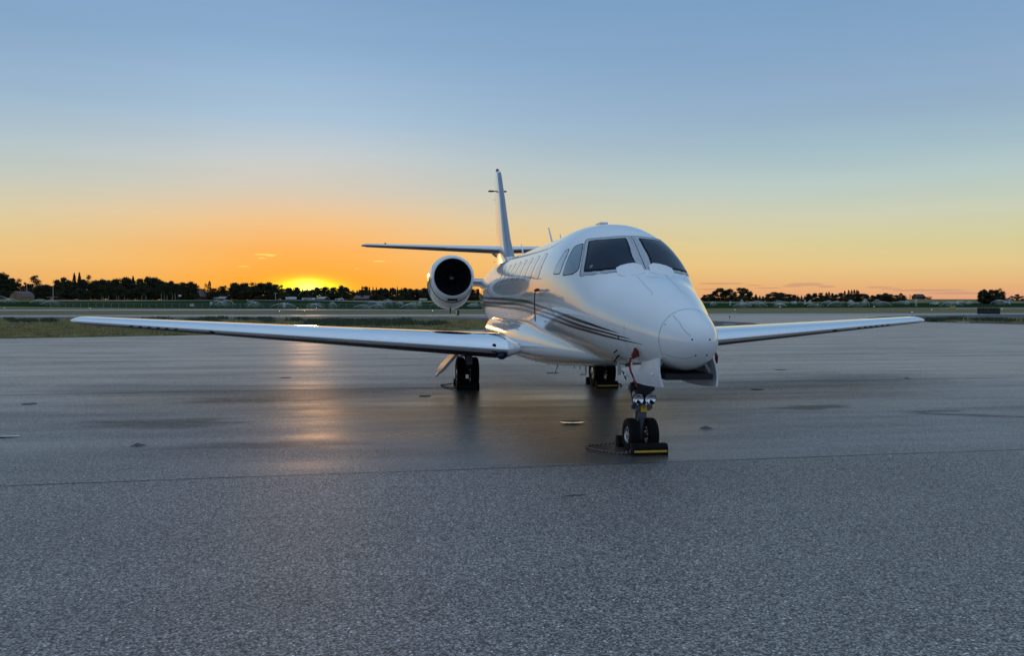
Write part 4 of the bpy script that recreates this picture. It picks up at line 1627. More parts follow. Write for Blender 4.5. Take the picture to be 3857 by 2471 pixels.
# main gear ---------------------------------------------------------
for sd_ in (1, -1):
    cy = 1.48 * sd_
    g = MB()
    g.tube((9.1, cy, .62), (9.0, cy, 1.22), .07, .08, 14)
    g.box((9.12, cy, .62), (.18, .13, .15))
    g.tube((9.12, cy, .60), (9.55, cy, .33), .055, .05, 12)
    g.tube((9.35, cy, .47), (9.25, cy, 1.1), .04, .045, 12)
    g.tube((9.55, cy - .20, .33), (9.55, cy + .20, .33), .04, .04, 12)
    g.tube((9.05, cy, .80), (8.95, cy - .62 * sd_, 1.02), .03, .03, 10)
    g.box((9.3, cy, .62), (.10, .10, .22))
    mg = g.build('main_gear_strut', STEEL, jet, True, 40)
    MB().path([(9.05, cy + .08 * sd_, 1.1), (9.0, cy + .09 * sd_, .8), (9.15, cy + .07 * sd_, .55), (9.45, cy + .05 * sd_, .36)], .012, 6).build('brake_line', GEARK, mg)
    for s_ in (1, -1):
        wheel((9.55, cy + .145 * s_, .335), .335, .185, jet)
    # strut door hanging out on an angle
    P0, P1 = Vector((9.2, 1.66 * sd_, .86)), Vector((9.35, 2.10 * sd_, .34))
    ax_ = (P1 - P0).normalized()
    out_ = Vector((0, .76 * sd_, .65))
    secs = []
    for t, wd in ((0, .30), (.2, .36), (.72, .40), (.86, .34), (1.0, .10), (1.12, .02)):
        c = P0 + (P1 - P0) * t + out_ * (.03 * math.sin(PI * min(t, 1)))
        w_ = Vector((1, .12 * sd_, -.1)).normalized() * wd
        th_ = out_.normalized() * (.030 if t < 1 else .02)
        secs.append([c - w_ - th_, c + w_ - th_, c + w_ + th_, c - w_ + th_])
    MB().loft(secs).build('main_gear_door', PAINT2, jet)
    MB().tube((9.15, 1.50 * sd_, .72), (9.2, 1.80 * sd_, .70), .014).build('door_rod', STEEL, mg)
    # dark wheel well in the wing underside
    MB().box((9.45, .95 * sd_, .815 + .0), (.8, .75, .05)).build('wheel_well', DARK, jet)

# ==================================================================== RED PITOT COVERS
def to_world(p):
    q = l2w(p[0], p[1], p[2])
    return (q.x, q.y, q.z)


def wmesh(mb):
    mb.v = [to_world(p) for p in mb.v]
    return mb


def as_thing(name, mb, m, label, cat, group=None, kind=None, smooth=False, base=None):
    """one-mesh thing, moved so that its origin sits at its base"""
    wmesh(mb)
    v = np.array(mb.v)
    c = np.array([v[:, 0].mean(), v[:, 1].mean(), v[:, 2].min()]) if base is None else np.array(to_world(base))
    mb.v = [tuple(p - c) for p in v]
    o = mb.build(name, m, None, smooth)
    o.location = c
    tag(o, label, cat, group, kind)
    return o


def child(mb, name, m, thing, smooth=False):
    wmesh(mb)
    c = np.array(thing.location)
    mb.v = [tuple(np.array(p) - c) for p in mb.v]
    return mb.build(name, m, thing, smooth)


def ribbon(pts, w, wdir, t=.003):
    secs = []
    for p in pts:
        p = Vector(p)
        wv = Vector(wdir) * w / 2
        nv = Vector(wdir).cross(Vector((0, 0, 1))).normalized() * t
        secs.append([p - wv - nv, p + wv - nv, p + wv + nv, p - wv + nv])
    return MB().loft(secs)


th = fth(.90, 1.325)
pc = on_fus(.90, th, 0)
nn = fnorm(.90, th)
tip = pc + nn * .05 + Vector((.055, .02, -.045))
cov = MB()
secs = []
for t, r in ((0, .040), (.12, .048), (.3, .042), (.5, .034), (.75, .028), (1.0, .020)):
    c = pc + nn * (.02 + .05 * t) + (tip - pc - nn * .07) * t
    secs.append([(c.x + r * .5 * math.cos(a), c.y + r * .6 * math.sin(a) * (1 + .2 * math.sin(7 * t)), c.z + r * (1 + .15 * math.cos(9 * t)) * math.sin(a + .9)) for a in np.linspace(0, 2 * PI, 9)[:-1]])
cov.loft(secs)
c1 = as_thing('pitot_cover', cov, REDC, 'red pitot cover on the near side of the nose, streamer over the white gear door', 'pitot cover', smooth=True)
st_pts = []
z0 = tip.z
for t in np.linspace(0, 1, 14):
    st_pts.append((tip.x - .02 + .015 * math.sin(4 * t) - .06 * t * t, tip.y + .012 + .02 * math.sin(5 * t) - .02 * t, z0 - .315 * t))
wdir = Vector((.34, .94, 0)).normalized()
child(ribbon(st_pts, .022, wdir), 'streamer', REDC, c1)


def streamer_text(thing, pts, wdir, size, body):
    """white letters down the ribbon, one text piece"""
    a, b_ = Vector(to_world(pts[1])), Vector(to_world(pts[-2]))
    u = (b_ - a).normalized()
    wd = (Vector(to_world((wdir.x, wdir.y, wdir.z))) - Vector(to_world((0, 0, 0)))).normalized()
    nrm = u.cross(wd).normalized()
    view = Vector((0, 0, CAM_H)) - a
    if nrm.dot(view) < 0:
        nrm = -nrm
    yv = nrm.cross(u).normalized()
    c = (a + b_) / 2 + nrm * .016 - Vector(thing.location)
    M = Matrix((u, yv, nrm)).transposed().to_4x4()
    M.translation = c
    return text_obj('streamer_text', body, size, WTXT, thing, M)


streamer_text(c1, st_pts, wdir, .019, 'REMOVE BEFORE FLIGHT')
MB_ = MB().sphere(tuple(tip), (.014, .014, .02))
child(MB_, 'eyelet', PAINT2, c1, True)

# port nose cover
th = fth(.90, 1.335, -1)
pc = on_fus(.90, th, 0)
nn = fnorm(.90, th)
secs = []
E_ = [pc + nn * .01, pc + nn * .06 + Vector((-.02, 0, .03)), pc + nn * .11 + Vector((0, 0, -.0)), pc + nn * .13 + Vector((.05, 0, -.06)), pc + nn * .11 + Vector((.1, .02, -.10))]
for c, r in zip(E_, (.035, .04, .034, .028, .022)):
    secs.append([(c.x + r * .5 * math.cos(a), c.y + r * .6 * math.sin(a), c.z + r * math.sin(a + .9)) for a in np.linspace(0, 2 * PI, 9)[:-1]])
c2 = as_thing('pitot_cover', MB().loft(secs), REDC, 'red pitot cover on the far side of the nose, its streamer blown under the chin', 'pitot cover', smooth=True)
e = E_[-1]
st2 = [(e.x - .0 - .12 * t, e.y - .02 + .16 * t * t, e.z + .02 - .085 * t) for t in np.linspace(0, 1, 8)]
child(ribbon(st2, .028, Vector((.1, .3, .95)).normalized()), 'streamer', REDC, c2)

# cabin-side cover with long streamer (on a vane beside the cabin door line)
th = fth(3.85, 2.02)
pc = on_fus(3.85, th, 0)
nn = fnorm(3.85, th)
MB().tube(pc - nn * .01, pc + nn * .08, .02, .012, 8).build('air_probe', PAINT, fuselage)
cv = MB().sphere(tuple(pc + nn * .07 + Vector((-.06, 0, 0))), (.09, .03, .024), 10, 6).sphere(tuple(pc + nn * .07 + Vector((.08, 0, -.005))), (.07, .025, .021), 10, 6)
c3 = as_thing('probe_cover', cv, REDC, 'dark red probe cover under the first cabin windows with a long narrow streamer', 'probe cover', smooth=True)
q = pc + nn * .08
st3 = [(q.x + .008 * math.sin(6 * t), q.y + .015 + .006 * math.sin(4 * t) , q.z - .03 - .42 * t) for t in np.linspace(0, 1, 12)]
child(ribbon(st3, .016, Vector((.25, .97, 0)).normalized()), 'streamer', REDC, c3)

# ==================================================================== CHOCKS AND ROPES
def chock(s, y, length, hgt, dep, label, face=-1, stripe=True):
    """rubber bar with chamfered top lying across the wheels"""
    pr = [(-dep / 2, 0), (dep / 2, 0), (dep / 2, hgt * .35), (dep * .22, hgt), (-dep * .30, hgt), (-dep / 2, hgt * .72)]
    if face > 0:
        pr = [(-a, b_) for a, b_ in pr][::-1]
    secs = [[(s + a, y + q * length / 2, b_ + .0125) for a, b_ in pr] for q in (-1, -.97, .97, 1)]
    for k in (0, 3):
        secs[k] = [(s + (a) * .94, p[1], .0125 + b_ * .96) for (a, b_), p in zip(pr, secs[k])]
    o = as_thing('wheel_chock', MB().loft(secs), BLACK, label, 'wheel chock')
    if stripe:
        x = s + face * (dep / 2 + .002)
        child(MB().box((x, y, hgt * .46), (.005, length * .92, .024)), 'yellow_stripe', YEL, o)
        child(MB().tube((s, y + length / 2 - .01, hgt * .5), (s, y + length / 2 + .015, hgt * .5), .012), 'rope_ferrule', SHINY, o)
    return o


chock(1.82, -.035, .44, .135, .15, 'black rubber chock with a yellow stripe in front of the twin nose wheels')
chock(2.405, -.02, .44, .135, .14, 'black rubber chock behind the twin nose wheels, only its end showing', face=1)
chock(9.12, -1.47, .47, .15, .16, 'black chock with an orange stripe before the far main wheels')
chock(9.99, -1.47, .47, .15, .16, 'black chock behind the far main wheels', face=1)
chock(9.12, 1.50, .47, .15, .16, 'plain black chock before the near main wheels', stripe=False)
chock(9.99, 1.50, .47, .15, .16, 'plain black chock behind the near main wheels', face=1, stripe=False)


def rope(pts, r, name, label, m2=True):
    P = []
    pts = [Vector(p) for p in pts]
    for i in range(len(pts) - 1):
        p0, p1, p2, p3 = pts[max(i - 1, 0)], pts[i], pts[i + 1], pts[min(i + 2, len(pts) - 1)]
        for k in range(14):
            t = k / 14
            P.append(.5 * ((2 * p1) + (p2 - p0) * t + (2 * p0 - 5 * p1 + 4 * p2 - p3) * t * t + (3 * p1 - p0 - 3 * p2 + p3) * t ** 3))
    P.append(pts[-1])
    d = 0.0
    A_, B_ = [], []
    for i, p in enumerate(P):
        if i:
            d += (P[i] - P[i - 1]).length
        t = (P[min(i + 1, len(P) - 1)] - P[max(i - 1, 0)]).normalized()
        u = t.cross(Vector((0, 0, 1))).normalized()
        w = u.cross(t)
        ph = d * 2 * PI / .055
        off = (u * math.cos(ph) + w * math.sin(ph)) * r * .55
        A_.append(p + off)
        B_.append(p - off)
    o = as_thing(name, MB().path(A_, r * .62, 6), ROPE_D, label, 'rope', smooth=True)
    child(MB().path(B_, r * .62, 6), 'tan_strand' if m2 else 'dark_strand', ROPE_T if m2 else ROPE_D, o, True)
    return o


rope([(1.830, .19, .05), (1.870, .28, .024), (1.970, .40, .022), (2.190, .56, .022), (2.350, .605, .022), (2.450, .56, .024), (2.470, .42, .026), (2.440, .28, .04), (2.400, .21, .06)], .0125,
     'chock_rope', 'black and tan twisted rope looped beside the nose wheels')
rope([(9.12, 1.74, .05), (9.3, 1.86, .025), (9.8, 2.0, .025), (10.0, 1.99, .03), (10.1, 1.86, .03), (9.99, 1.74, .06)], .012, 'chock_rope', 'dark rope loop lying beside the near main wheels', False)
rope([(9.12, -1.71, .05), (9.3, -1.85, .025), (9.8, -1.96, .025), (9.95, -1.88, .03), (9.99, -1.71, .06)], .012, 'chock_rope', 'dark rope loop lying beside the far main wheels', False)

# ==================================================================== TIE-DOWN CUPS
def water_mat():
    m, n, l = newmat('puddle_water')
    b = n['Principled BSDF']
    b.inputs['Base Color'].default_value = (.03, .03, .03, 1)
    b.inputs['Roughness'].default_value = .02
    b.inputs['Specular IOR Level'].default_value = .9
    b.inputs['Coat Weight'].default_value = 1.0
    t = n.new('ShaderNodeTexCoord')
    nz = n.new('ShaderNodeTexNoise')
    nz.inputs['Scale'].default_value = 9
    l.new(t.outputs['Object'], nz.inputs[0])
    bp = n.new('ShaderNodeBump')
    bp.inputs['Strength'].default_value = .02
    l.new(nz.outputs[0], bp.inputs['Height'])
    l.new(bp.outputs[0], b.inputs['Normal'])
    return m


WATER = water_mat()
CUPM = mat('cup_iron', (.012, .012, .013), .55, metal=.4, var=.3, scale=20)
RUST = mat('ring_steel', (.30, .27, .25), .4, metal=.7, var=.2, scale=20)


def cup(px, py, r, label, wet=None, ring=True):
    c = at(px, py)
    o = empty('tie_down_cup', (c[0], c[1], .012))
    tag(o, label, 'tie-down')
    r *= .85
    MB().lathe([(r * 1.10, .0030), (r * 1.08, .0055), (r * 1.0, .0060), (r * .95, .0045)], 32).build('collar', RUST if ring else CUPM, o, True)
    MB().lathe([(r * .95, .0045), (r * .5, .0040), (.002, .0038)], 28).build('cup_floor', CUPM, o, True)
    if ring:
        pts = [(r * .34 * math.cos(a), r * .1, .012 + r * .22 * math.sin(a)) for a in np.linspace(0, PI, 9)]
        MB().path(pts, .010, 6).build('lashing_ring', RUST, o, True)
    if wet:
        n = 36
        vs_ = [(0, 0, .0075)]
        for k in range(n):
            a = 2 * PI * k / n
            w_ = 1 + .10 * math.sin(2 * a + 1) + .06 * math.sin(5 * a)
            vs_.append((wet[0] * w_ * math.cos(a), wet[1] * w_ * math.sin(a), .0075))
        rim_ = vs_[1:]
        vs_ = [vs_[0]]
        for q in (.2, .4, .6, .8, 1.0):
            vs_ += [(x * q, y * q, z + .0080 * q * q) for x, y, z in rim_]
        fs = [(0, 1 + k, 1 + (k + 1) % n) for k in range(n)]
        for q in range(4):
            fs += [(1 + q * n + k, 1 + (q + 1) * n + k, 1 + (q + 1) * n + (k + 1) % n, 1 + q * n + (k + 1) % n) for k in range(n)]
        MB().add(vs_, fs).build('puddle', WATER, o, True, 0)
    return o


cup(520, 1683, .115, 'recessed tie-down cup with a bright ring, alone on the left of the apron')
cup(2660, 1617, .115, 'recessed tie-down cup with a ring just right of the nose wheels')
cup(1075, 1425, .15, 'dark tie-down cup farther out under the near wing', ring=False)
cup(110, 1525, .14, 'dark tie-down cup at the far left edge of the apron', ring=False)
cup(2940, 1395, .16, 'dark tie-down cup under the far wing', ring=False)
cup(2850, 1470, .14, 'dark tie-down cup right of the open nose gear doors', ring=False)
cup(1600, 1495, .13, 'dark tie-down cup left of the near main wheels', ring=False)
cup(2155, 1596, .12, 'water-filled tie-down cup shining between the main and nose wheels', wet=(.175, .15), ring=False)
cup(10, 1650, .12, 'wet tie-down cup glinting at the left border of the apron', wet=(.20, .07), ring=False)
cup(3415, 1428, .10, 'small tie-down with raised ring far out to the right')

# ==================================================================== BACKGROUND
LEAF = mat('leaf_dark_green', (.045, .055, .028), .8, spec=.2, var=.55, scale=.35, trans=.25)
LEAF2 = mat('leaf_olive', (.065, .065, .030), .8, spec=.2, var=.5, scale=.35, trans=.25)
NEEDLE = mat('conifer_needles', (.030, .042, .026), .85, spec=.2, var=.4, scale=.5, trans=.1)
BARK = mat('tree_bark', (.10, .085, .07), .9, var=.3, scale=4)
PALEBARK = mat('pale_bark', (.42, .38, .33), .85, var=.2, scale=4)


def horizon(px):
    return IMG_H / 2 - F_PX * math.tan(PITCH) + (px - IMG_W / 2) * ROLL


def leaf_quad(mb, c, r, rng, stretch=1.0):
    n = rng.normal(size=3)
    n /= np.linalg.norm(n)
    u = np.cross(n, [.3, .2, .9])
    u /= np.linalg.norm(u) + 1e-9
    w = np.cross(n, u)
    a, b_ = r * rng.uniform(.6, 1.3), r * rng.uniform(.5, 1.0) * stretch
    i = len(mb.v)
    mb.v += [tuple(c - u * a), tuple(c - w * b_ + u * a * .2), tuple(c + u * a), tuple(c + w * b_ - u * a * .2)]
    mb.f.append((i, i + 1, i + 2, i + 3))
    mb.mi.append(0)


def tree_meshes(kind, seed):
    rng = np.random.default_rng(seed)
    cr, tr = MB(), MB()
    if kind in ('broad', 'airy', 'bush', 'clump'):
        nl = {'broad': 24, 'airy': 14, 'bush': 13, 'clump': 26}[kind]
        nq = {'broad': 78, 'airy': 34, 'bush': 60, 'clump': 75}[kind]
        lo = {'broad': .06, 'airy': .22, 'bush': .0, 'clump': .02}[kind]
        lobes = []
        for i in range(nl):
            z = rng.uniform(lo + .06, .92)
            t = (z - lo) / (1 - lo)
            rad = .5 * (math.sin(PI * min(1, t ** .75 * .9 + .08)) ** .6) * (.95 if kind != 'clump' else 1.15)
            a = rng.uniform(0, 2 * PI)
            rr = rad * rng.uniform(.2, .78)
            lobes.append((rr * math.cos(a), rr * math.sin(a), z, rng.uniform(.10, .20) * (1.0 if kind != 'airy' else .8)))
        lobes.append((0, 0, .90, .10))
        for (x, y, z, r) in lobes:
            for q in range(nq):
                d = rng.normal(size=3)
                d /= np.linalg.norm(d)
                rr = r * rng.uniform(.35, 1.12) ** .7
                c = np.array([x, y, z]) + d * rr * np.array([1.25, 1.25, .62])
                c[2] = min(c[2], 1.0)
                leaf_quad(cr, c, .042 if kind != 'airy' else .028, rng)
            for q in range(9):
                d = rng.normal(size=3)
                d[2] = abs(d[2])
                d /= np.linalg.norm(d)
                c = np.array([x, y, z]) + d * r * rng.uniform(1.1, 1.5) * np.array([1.2, 1.2, .7])
                if c[2] < 1.03:
                    leaf_quad(cr, c, .019, rng)
        tr.tube((0, 0, -.02), (.01, .01, .55), .022, .011, 7)
        for i in range(6):
            x, y, z, r = lobes[i * 2 % len(lobes)]
            tr.tube((0, 0, .22 + .05 * i), (x, y, z), .010, .004, 5, cap=False)
    elif kind == 'spruce':
        for i in range(26):
            z = .08 + .90 * i / 26
            rad = .5 * (1 - (z - .05)) ** .85
            nb = 9
            for k in range(nb):
                a = 2 * PI * (k + .5 * (i % 2)) / nb + rng.uniform(-.25, .25)
                R_ = rad * rng.uniform(.75, 1.15)
                for q in range(6):
                    f = (q + .7) / 6
                    c = np.array([R_ * f * math.cos(a), R_ * f * math.sin(a), z - .05 * f * f + rng.normal() * .008])
                    leaf_quad(cr, c, .045 * (1.2 - .5 * f), rng, .7)
        tr.tube((0, 0, -.02), (0, 0, .97), .022, .003, 7)
    elif kind == 'pine':
        for i in range(15):
            z = .28 + .70 * i / 15
            rad = .5 * math.sin(PI * (.18 + .80 * (z - .25) / .75)) ** .8
            for k in range(5):
                a = rng.uniform(0, 2 * PI)
                R_ = rad * rng.uniform(.6, 1.1)
                tr.tube((0, 0, z - .03), (R_ * math.cos(a), R_ * math.sin(a), z + .02), .007, .003, 4, cap=False)
                for q in range(22):
                    f = rng.uniform(.35, 1.05)
                    c = np.array([R_ * f * math.cos(a), R_ * f * math.sin(a), z + .02 * f]) + rng.normal(size=3) * np.array([.045, .045, .018])
                    leaf_quad(cr, c, .028, rng, .8)
        tr.tube((0, 0, -.02), (.01, 0, .95), .022, .005, 7)
    elif kind == 'poplar':
        for q in range(900):
            z = rng.uniform(.06, 1.0)
            rad = .5 * math.sin(PI * min(.97, (z * .86 + .1))) ** .7
            a = rng.uniform(0, 2 * PI)
            rr = rad * math.sqrt(rng.uniform(.1, 1)) * (1 + .25 * math.sin(9 * z + 3 * a))
            leaf_quad(cr, np.array([rr * math.cos(a), rr * math.sin(a), z]), .05, rng, 1.0)
        tr.tube((0, 0, -.02), (0, 0, .9), .02, .004, 6)
    return cr, tr


TREES = {}
for kind, seeds, lm in (('broad', (1, 2, 3, 4), (LEAF, LEAF2)), ('airy', (11, 12), (LEAF2, LEAF2)), ('bush', (21, 22), (LEAF, LEAF2)), ('clump', (31, 32), (LEAF, LEAF)),
                        ('spruce', (41, 42), (NEEDLE, NEEDLE)), ('pine', (51,), (NEEDLE,)), ('poplar', (61, 62), (LEAF, LEAF))):
    TREES[kind] = []
    for i, sd_ in enumerate(seeds):
        c_, t_ = tree_meshes(kind, sd_)
        TREES[kind].append((c_.mesh('crown_' + kind, lm[i % len(lm)]), t_.mesh('trunk_' + kind, BARK)))
TNAME = {'broad': 'broadleaf_tree', 'airy': 'broadleaf_tree', 'bush': 'shrub', 'clump': 'broadleaf_tree', 'spruce': 'spruce_tree', 'pine': 'pine_tree', 'poplar': 'poplar_tree'}
TR = random.Random(5)


def tree(px, top, wpx, kind, Y, label, group=None, cat='tree', sink=0.0):
    X = (px - IMG_W / 2) / F_PX * Y
    z = terrain(X, Y)
    ztop = CAM_H + (horizon(px) - top) / F_PX * Y
    h_ = max(.8, ztop - z + sink)
    w_ = wpx * Y / F_PX
    c_, t_ = TR.choice(TREES[kind])
    o = empty(TNAME[kind], (X, Y, z - sink), TR.uniform(0, 6.28))
    o.scale = (w_, w_, h_)
    tag(o, label, cat, group)
    mobj('crown', c_, o)
    mobj('trunk', t_, o)
    return o


ORD = ['first', 'second', 'third', 'fourth', 'fifth', 'sixth', 'seventh', 'eighth', 'ninth', 'tenth', 'eleventh', 'twelfth', 'thirteenth', 'fourteenth',
       'fifteenth', 'sixteenth', 'seventeenth', 'eighteenth', 'nineteenth', 'twentieth']


def nth(xs_, x):
    if len(xs_) == 1:
        return ''
    i = sorted(xs_).index(x)
    if i == 0:
        return ', leftmost'
    if i == len(xs_) - 1:
        return ', rightmost'
    return ', %s from left' % ORD[i]


G_L = 'trees along the left horizon'
G_R = 'trees along the right horizon'
# --- left tree line: (x, top, width, kind)
segs = [
    ('big dark broadleaf tree at the left border above the tan barn', 'trees by the tan barn', [(8, 1027, 66, 'broad'), (-45, 1035, 60, 'broad')]),
    ('dark lower tree behind the tan barn at far left', 'trees by the tan barn', [(46, 1046, 40, 'broad'), (75, 1047, 30, 'airy'), (96, 1062, 30, 'bush'), (20, 1060, 60, 'broad'), (112, 1068, 34, 'broad')]),
    ('lone open-crowned pine standing above the gap right of the tan barn', None, [(133, 1036, 46, 'pine')]),
    ('low round tree right of the lone pine', 'low trees right of the lone pine', [(172, 1071, 48, 'broad'), (150, 1074, 40, 'broad'), (196, 1077, 30, 'bush')]),
    ('dark broadleaf tree left of the twin spruces', 'trees left of the twin spruces', [(216, 1052, 36, 'broad'), (243, 1043, 34, 'broad'), (262, 1054, 34, 'broad')]),
    ('left spruce of the tall pair that tops the left skyline', None, [(282, 1025, 34, 'spruce')]),
    ('right spruce of the tall pair that tops the left skyline', None, [(301, 1023, 36, 'spruce')]),
    ('see-through round tree right beside the twin spruces', None, [(336, 1034, 40, 'airy')]),
    ('dark tree in the long mass right of the twin spruces', 'long dark tree mass on the left',
     [(310, 1050, 44, 'broad'), (365, 1055, 40, 'broad'), (388, 1051, 36, 'broad'), (413, 1053, 40, 'broad'), (441, 1049, 40, 'broad'), (470, 1044, 44, 'broad'),
      (503, 1037, 34, 'spruce'), (530, 1048, 44, 'broad'), (558, 1042, 44, 'broad'), (586, 1045, 50, 'broad'), (612, 1057, 44, 'broad'), (346, 1062, 40, 'broad'), (490, 1050, 46, 'broad')]),
    ('uneven broadleaf tree above the row of pale trunks', 'trees above the pale trunks',
     [(643, 1056, 34, 'broad'), (668, 1067, 44, 'broad'), (692, 1064, 42, 'broad'), (721, 1059, 46, 'broad'), (630, 1066, 40, 'broad'), (748, 1072, 26, 'airy')]),
    ('small airy tree in the orange gap left of the narrow poplar', None, [(776, 1066, 28, 'airy')]),
    ('narrow pointed poplar in the orange gap left of the sun', None, [(790, 1060, 14, 'poplar')]),
    ('low dark tree right of the narrow poplar', 'low trees right of the narrow poplar', [(808, 1085, 42, 'broad'), (836, 1077, 36, 'broad'), (850, 1074, 24, 'airy')]),
    ('rounded dark tree left of the sun', 'rounded trees left of the sun',
     [(890, 1063, 56, 'broad'), (924, 1065, 46, 'broad'), (952, 1062, 44, 'airy'), (985, 1065, 50, 'broad'), (1010, 1063, 40, 'broad'), (1040, 1070, 44, 'broad'), (1060, 1072, 38, 'airy'), (900, 1075, 60, 'broad'), (970, 1076, 60, 'broad')]),
    ('low dark tree before the setting sun', 'trees in front of the sun',
     [(1090, 1083, 36, 'broad'), (1106, 1081, 14, 'spruce'), (1121, 1081, 26, 'broad'), (1140, 1085, 16, 'spruce'), (1158, 1087, 22, 'airy'), (1175, 1090, 30, 'broad'), (1197, 1082, 30, 'broad'), (1222, 1080, 34, 'broad'), (1240, 1082, 16, 'spruce'), (1258, 1081, 30, 'broad'), (1150, 1093, 46, 'broad')]),
    ('taller dark tree just right of the setting sun', 'trees just right of the sun', [(1288, 1075, 24, 'broad'), (1305, 1080, 30, 'broad'), (1275, 1086, 30, 'broad')]),
    ('low tree in the gap right of the sun', 'low trees right of the sun', [(1328, 1091, 26, 'airy'), (1345, 1094, 24, 'bush')]),
    ('dark tree in the jagged row left of the engine', 'jagged tree row left of the engine',
     [(1364, 1075, 18, 'spruce'), (1378, 1078, 26, 'broad'), (1392, 1079, 16, 'spruce'), (1405, 1078, 14, 'spruce'), (1418, 1080, 18, 'spruce'), (1434, 1083, 26, 'broad'), (1452, 1084, 26, 'broad'), (1470, 1082, 16, 'spruce'), (1482, 1084, 24, 'broad'),
      (1497, 1077, 13, 'spruce'), (1512, 1083, 18, 'spruce'), (1528, 1084, 24, 'broad'), (1548, 1087, 28, 'broad'), (1568, 1088, 26, 'broad'), (1600, 1084, 34, 'broad'), (1620, 1085, 30, 'broad'), (1583, 1090, 24, 'broad')]),
    ('dark tree seen between the engine and the fuselage', 'trees between engine and fuselage', [(1650, 1088, 40, 'broad'), (1690, 1086, 40, 'broad'), (1730, 1088, 40, 'broad'), (1770, 1087, 40, 'broad'), (1800, 1088, 36, 'broad'), (1835, 1088, 40, 'broad')]),
]
for label, grp, L in segs:
    for x, tp, w_, k in L:
        tree(x, tp, w_ * (1.3 if k == 'broad' else 1.15), k, 350 + TR.uniform(-6, 22), label + nth([q[0] for q in L], x), grp, sink=.3)
# second rank that fills the mass behind the front trees
for i in range(44):
    x = -30 + i * 44 + TR.uniform(-8, 8)
    tp = float(np.interp(x, [-50, 60, 130, 170, 220, 300, 600, 700, 760, 800, 850, 900, 1000, 1080, 1150, 1240, 1330, 1380, 1650], [1050, 1062, 1078, 1080, 1062, 1056, 1062, 1074, 1086, 1094, 1088, 1074, 1074, 1086, 1096, 1090, 1098, 1088, 1092]))
    tree(x, tp + TR.uniform(0, 5), 74, 'broad', 380 + TR.uniform(0, 20), 'dark tree of the second rank deep inside the left tree line', 'second rank of the left tree line', sink=.3)
# understory that closes the foot of the belt
for i in range(84):
    x = -40 + i * 22.8 + TR.uniform(-6, 6)
    tree(x, 1105 + TR.uniform(-8, 6) - (12 if x < 700 else 0), 66, 'bush', 345 + TR.uniform(0, 22), 'low dark shrub in the understory along the foot of the left tree line', 'understory of the left tree line', 'shrub', 1.1)

# pale aspen trunks in front of the dark belt
for i, (x, b_, tp) in enumerate(((384, 1131, 1118), (389, 1132, 1119), (409, 1131, 1116), (441, 1133, 1119), (449, 1133, 1117), (469, 1132, 1118), (534, 1133, 1114), (550, 1132, 1115), (609, 1133, 1108), (620, 1133, 1106), (629, 1134, 1116), (649, 1133, 1110), (661, 1131, 1104))):
    Y = 338
    X = (x - IMG_W / 2) / F_PX * Y
    z = terrain(X, Y)
    h_ = (b_ - tp + 1) * Y / F_PX
    o = empty('aspen_tree', (X, Y, z))
    tag(o, 'slim pale trunk before the dark belt' + (', leftmost' if i == 0 else ', rightmost' if i == 12 else ', %s from left' % ORD[i]), 'tree', 'pale trunks in front of the dark belt')
    MB().tube((0, 0, -.1), (TR.uniform(-.2, .2), 0, h_), .085, .06, 7).build('trunk', PALEBARK, o)
    c_, t_ = TREES['bush'][i % 2]
    cc_ = mobj('crown', c_, o)
    cc_.location = (0, .3, h_ * .82)
    cc_.scale = (3.6, 3.6, 4.5)

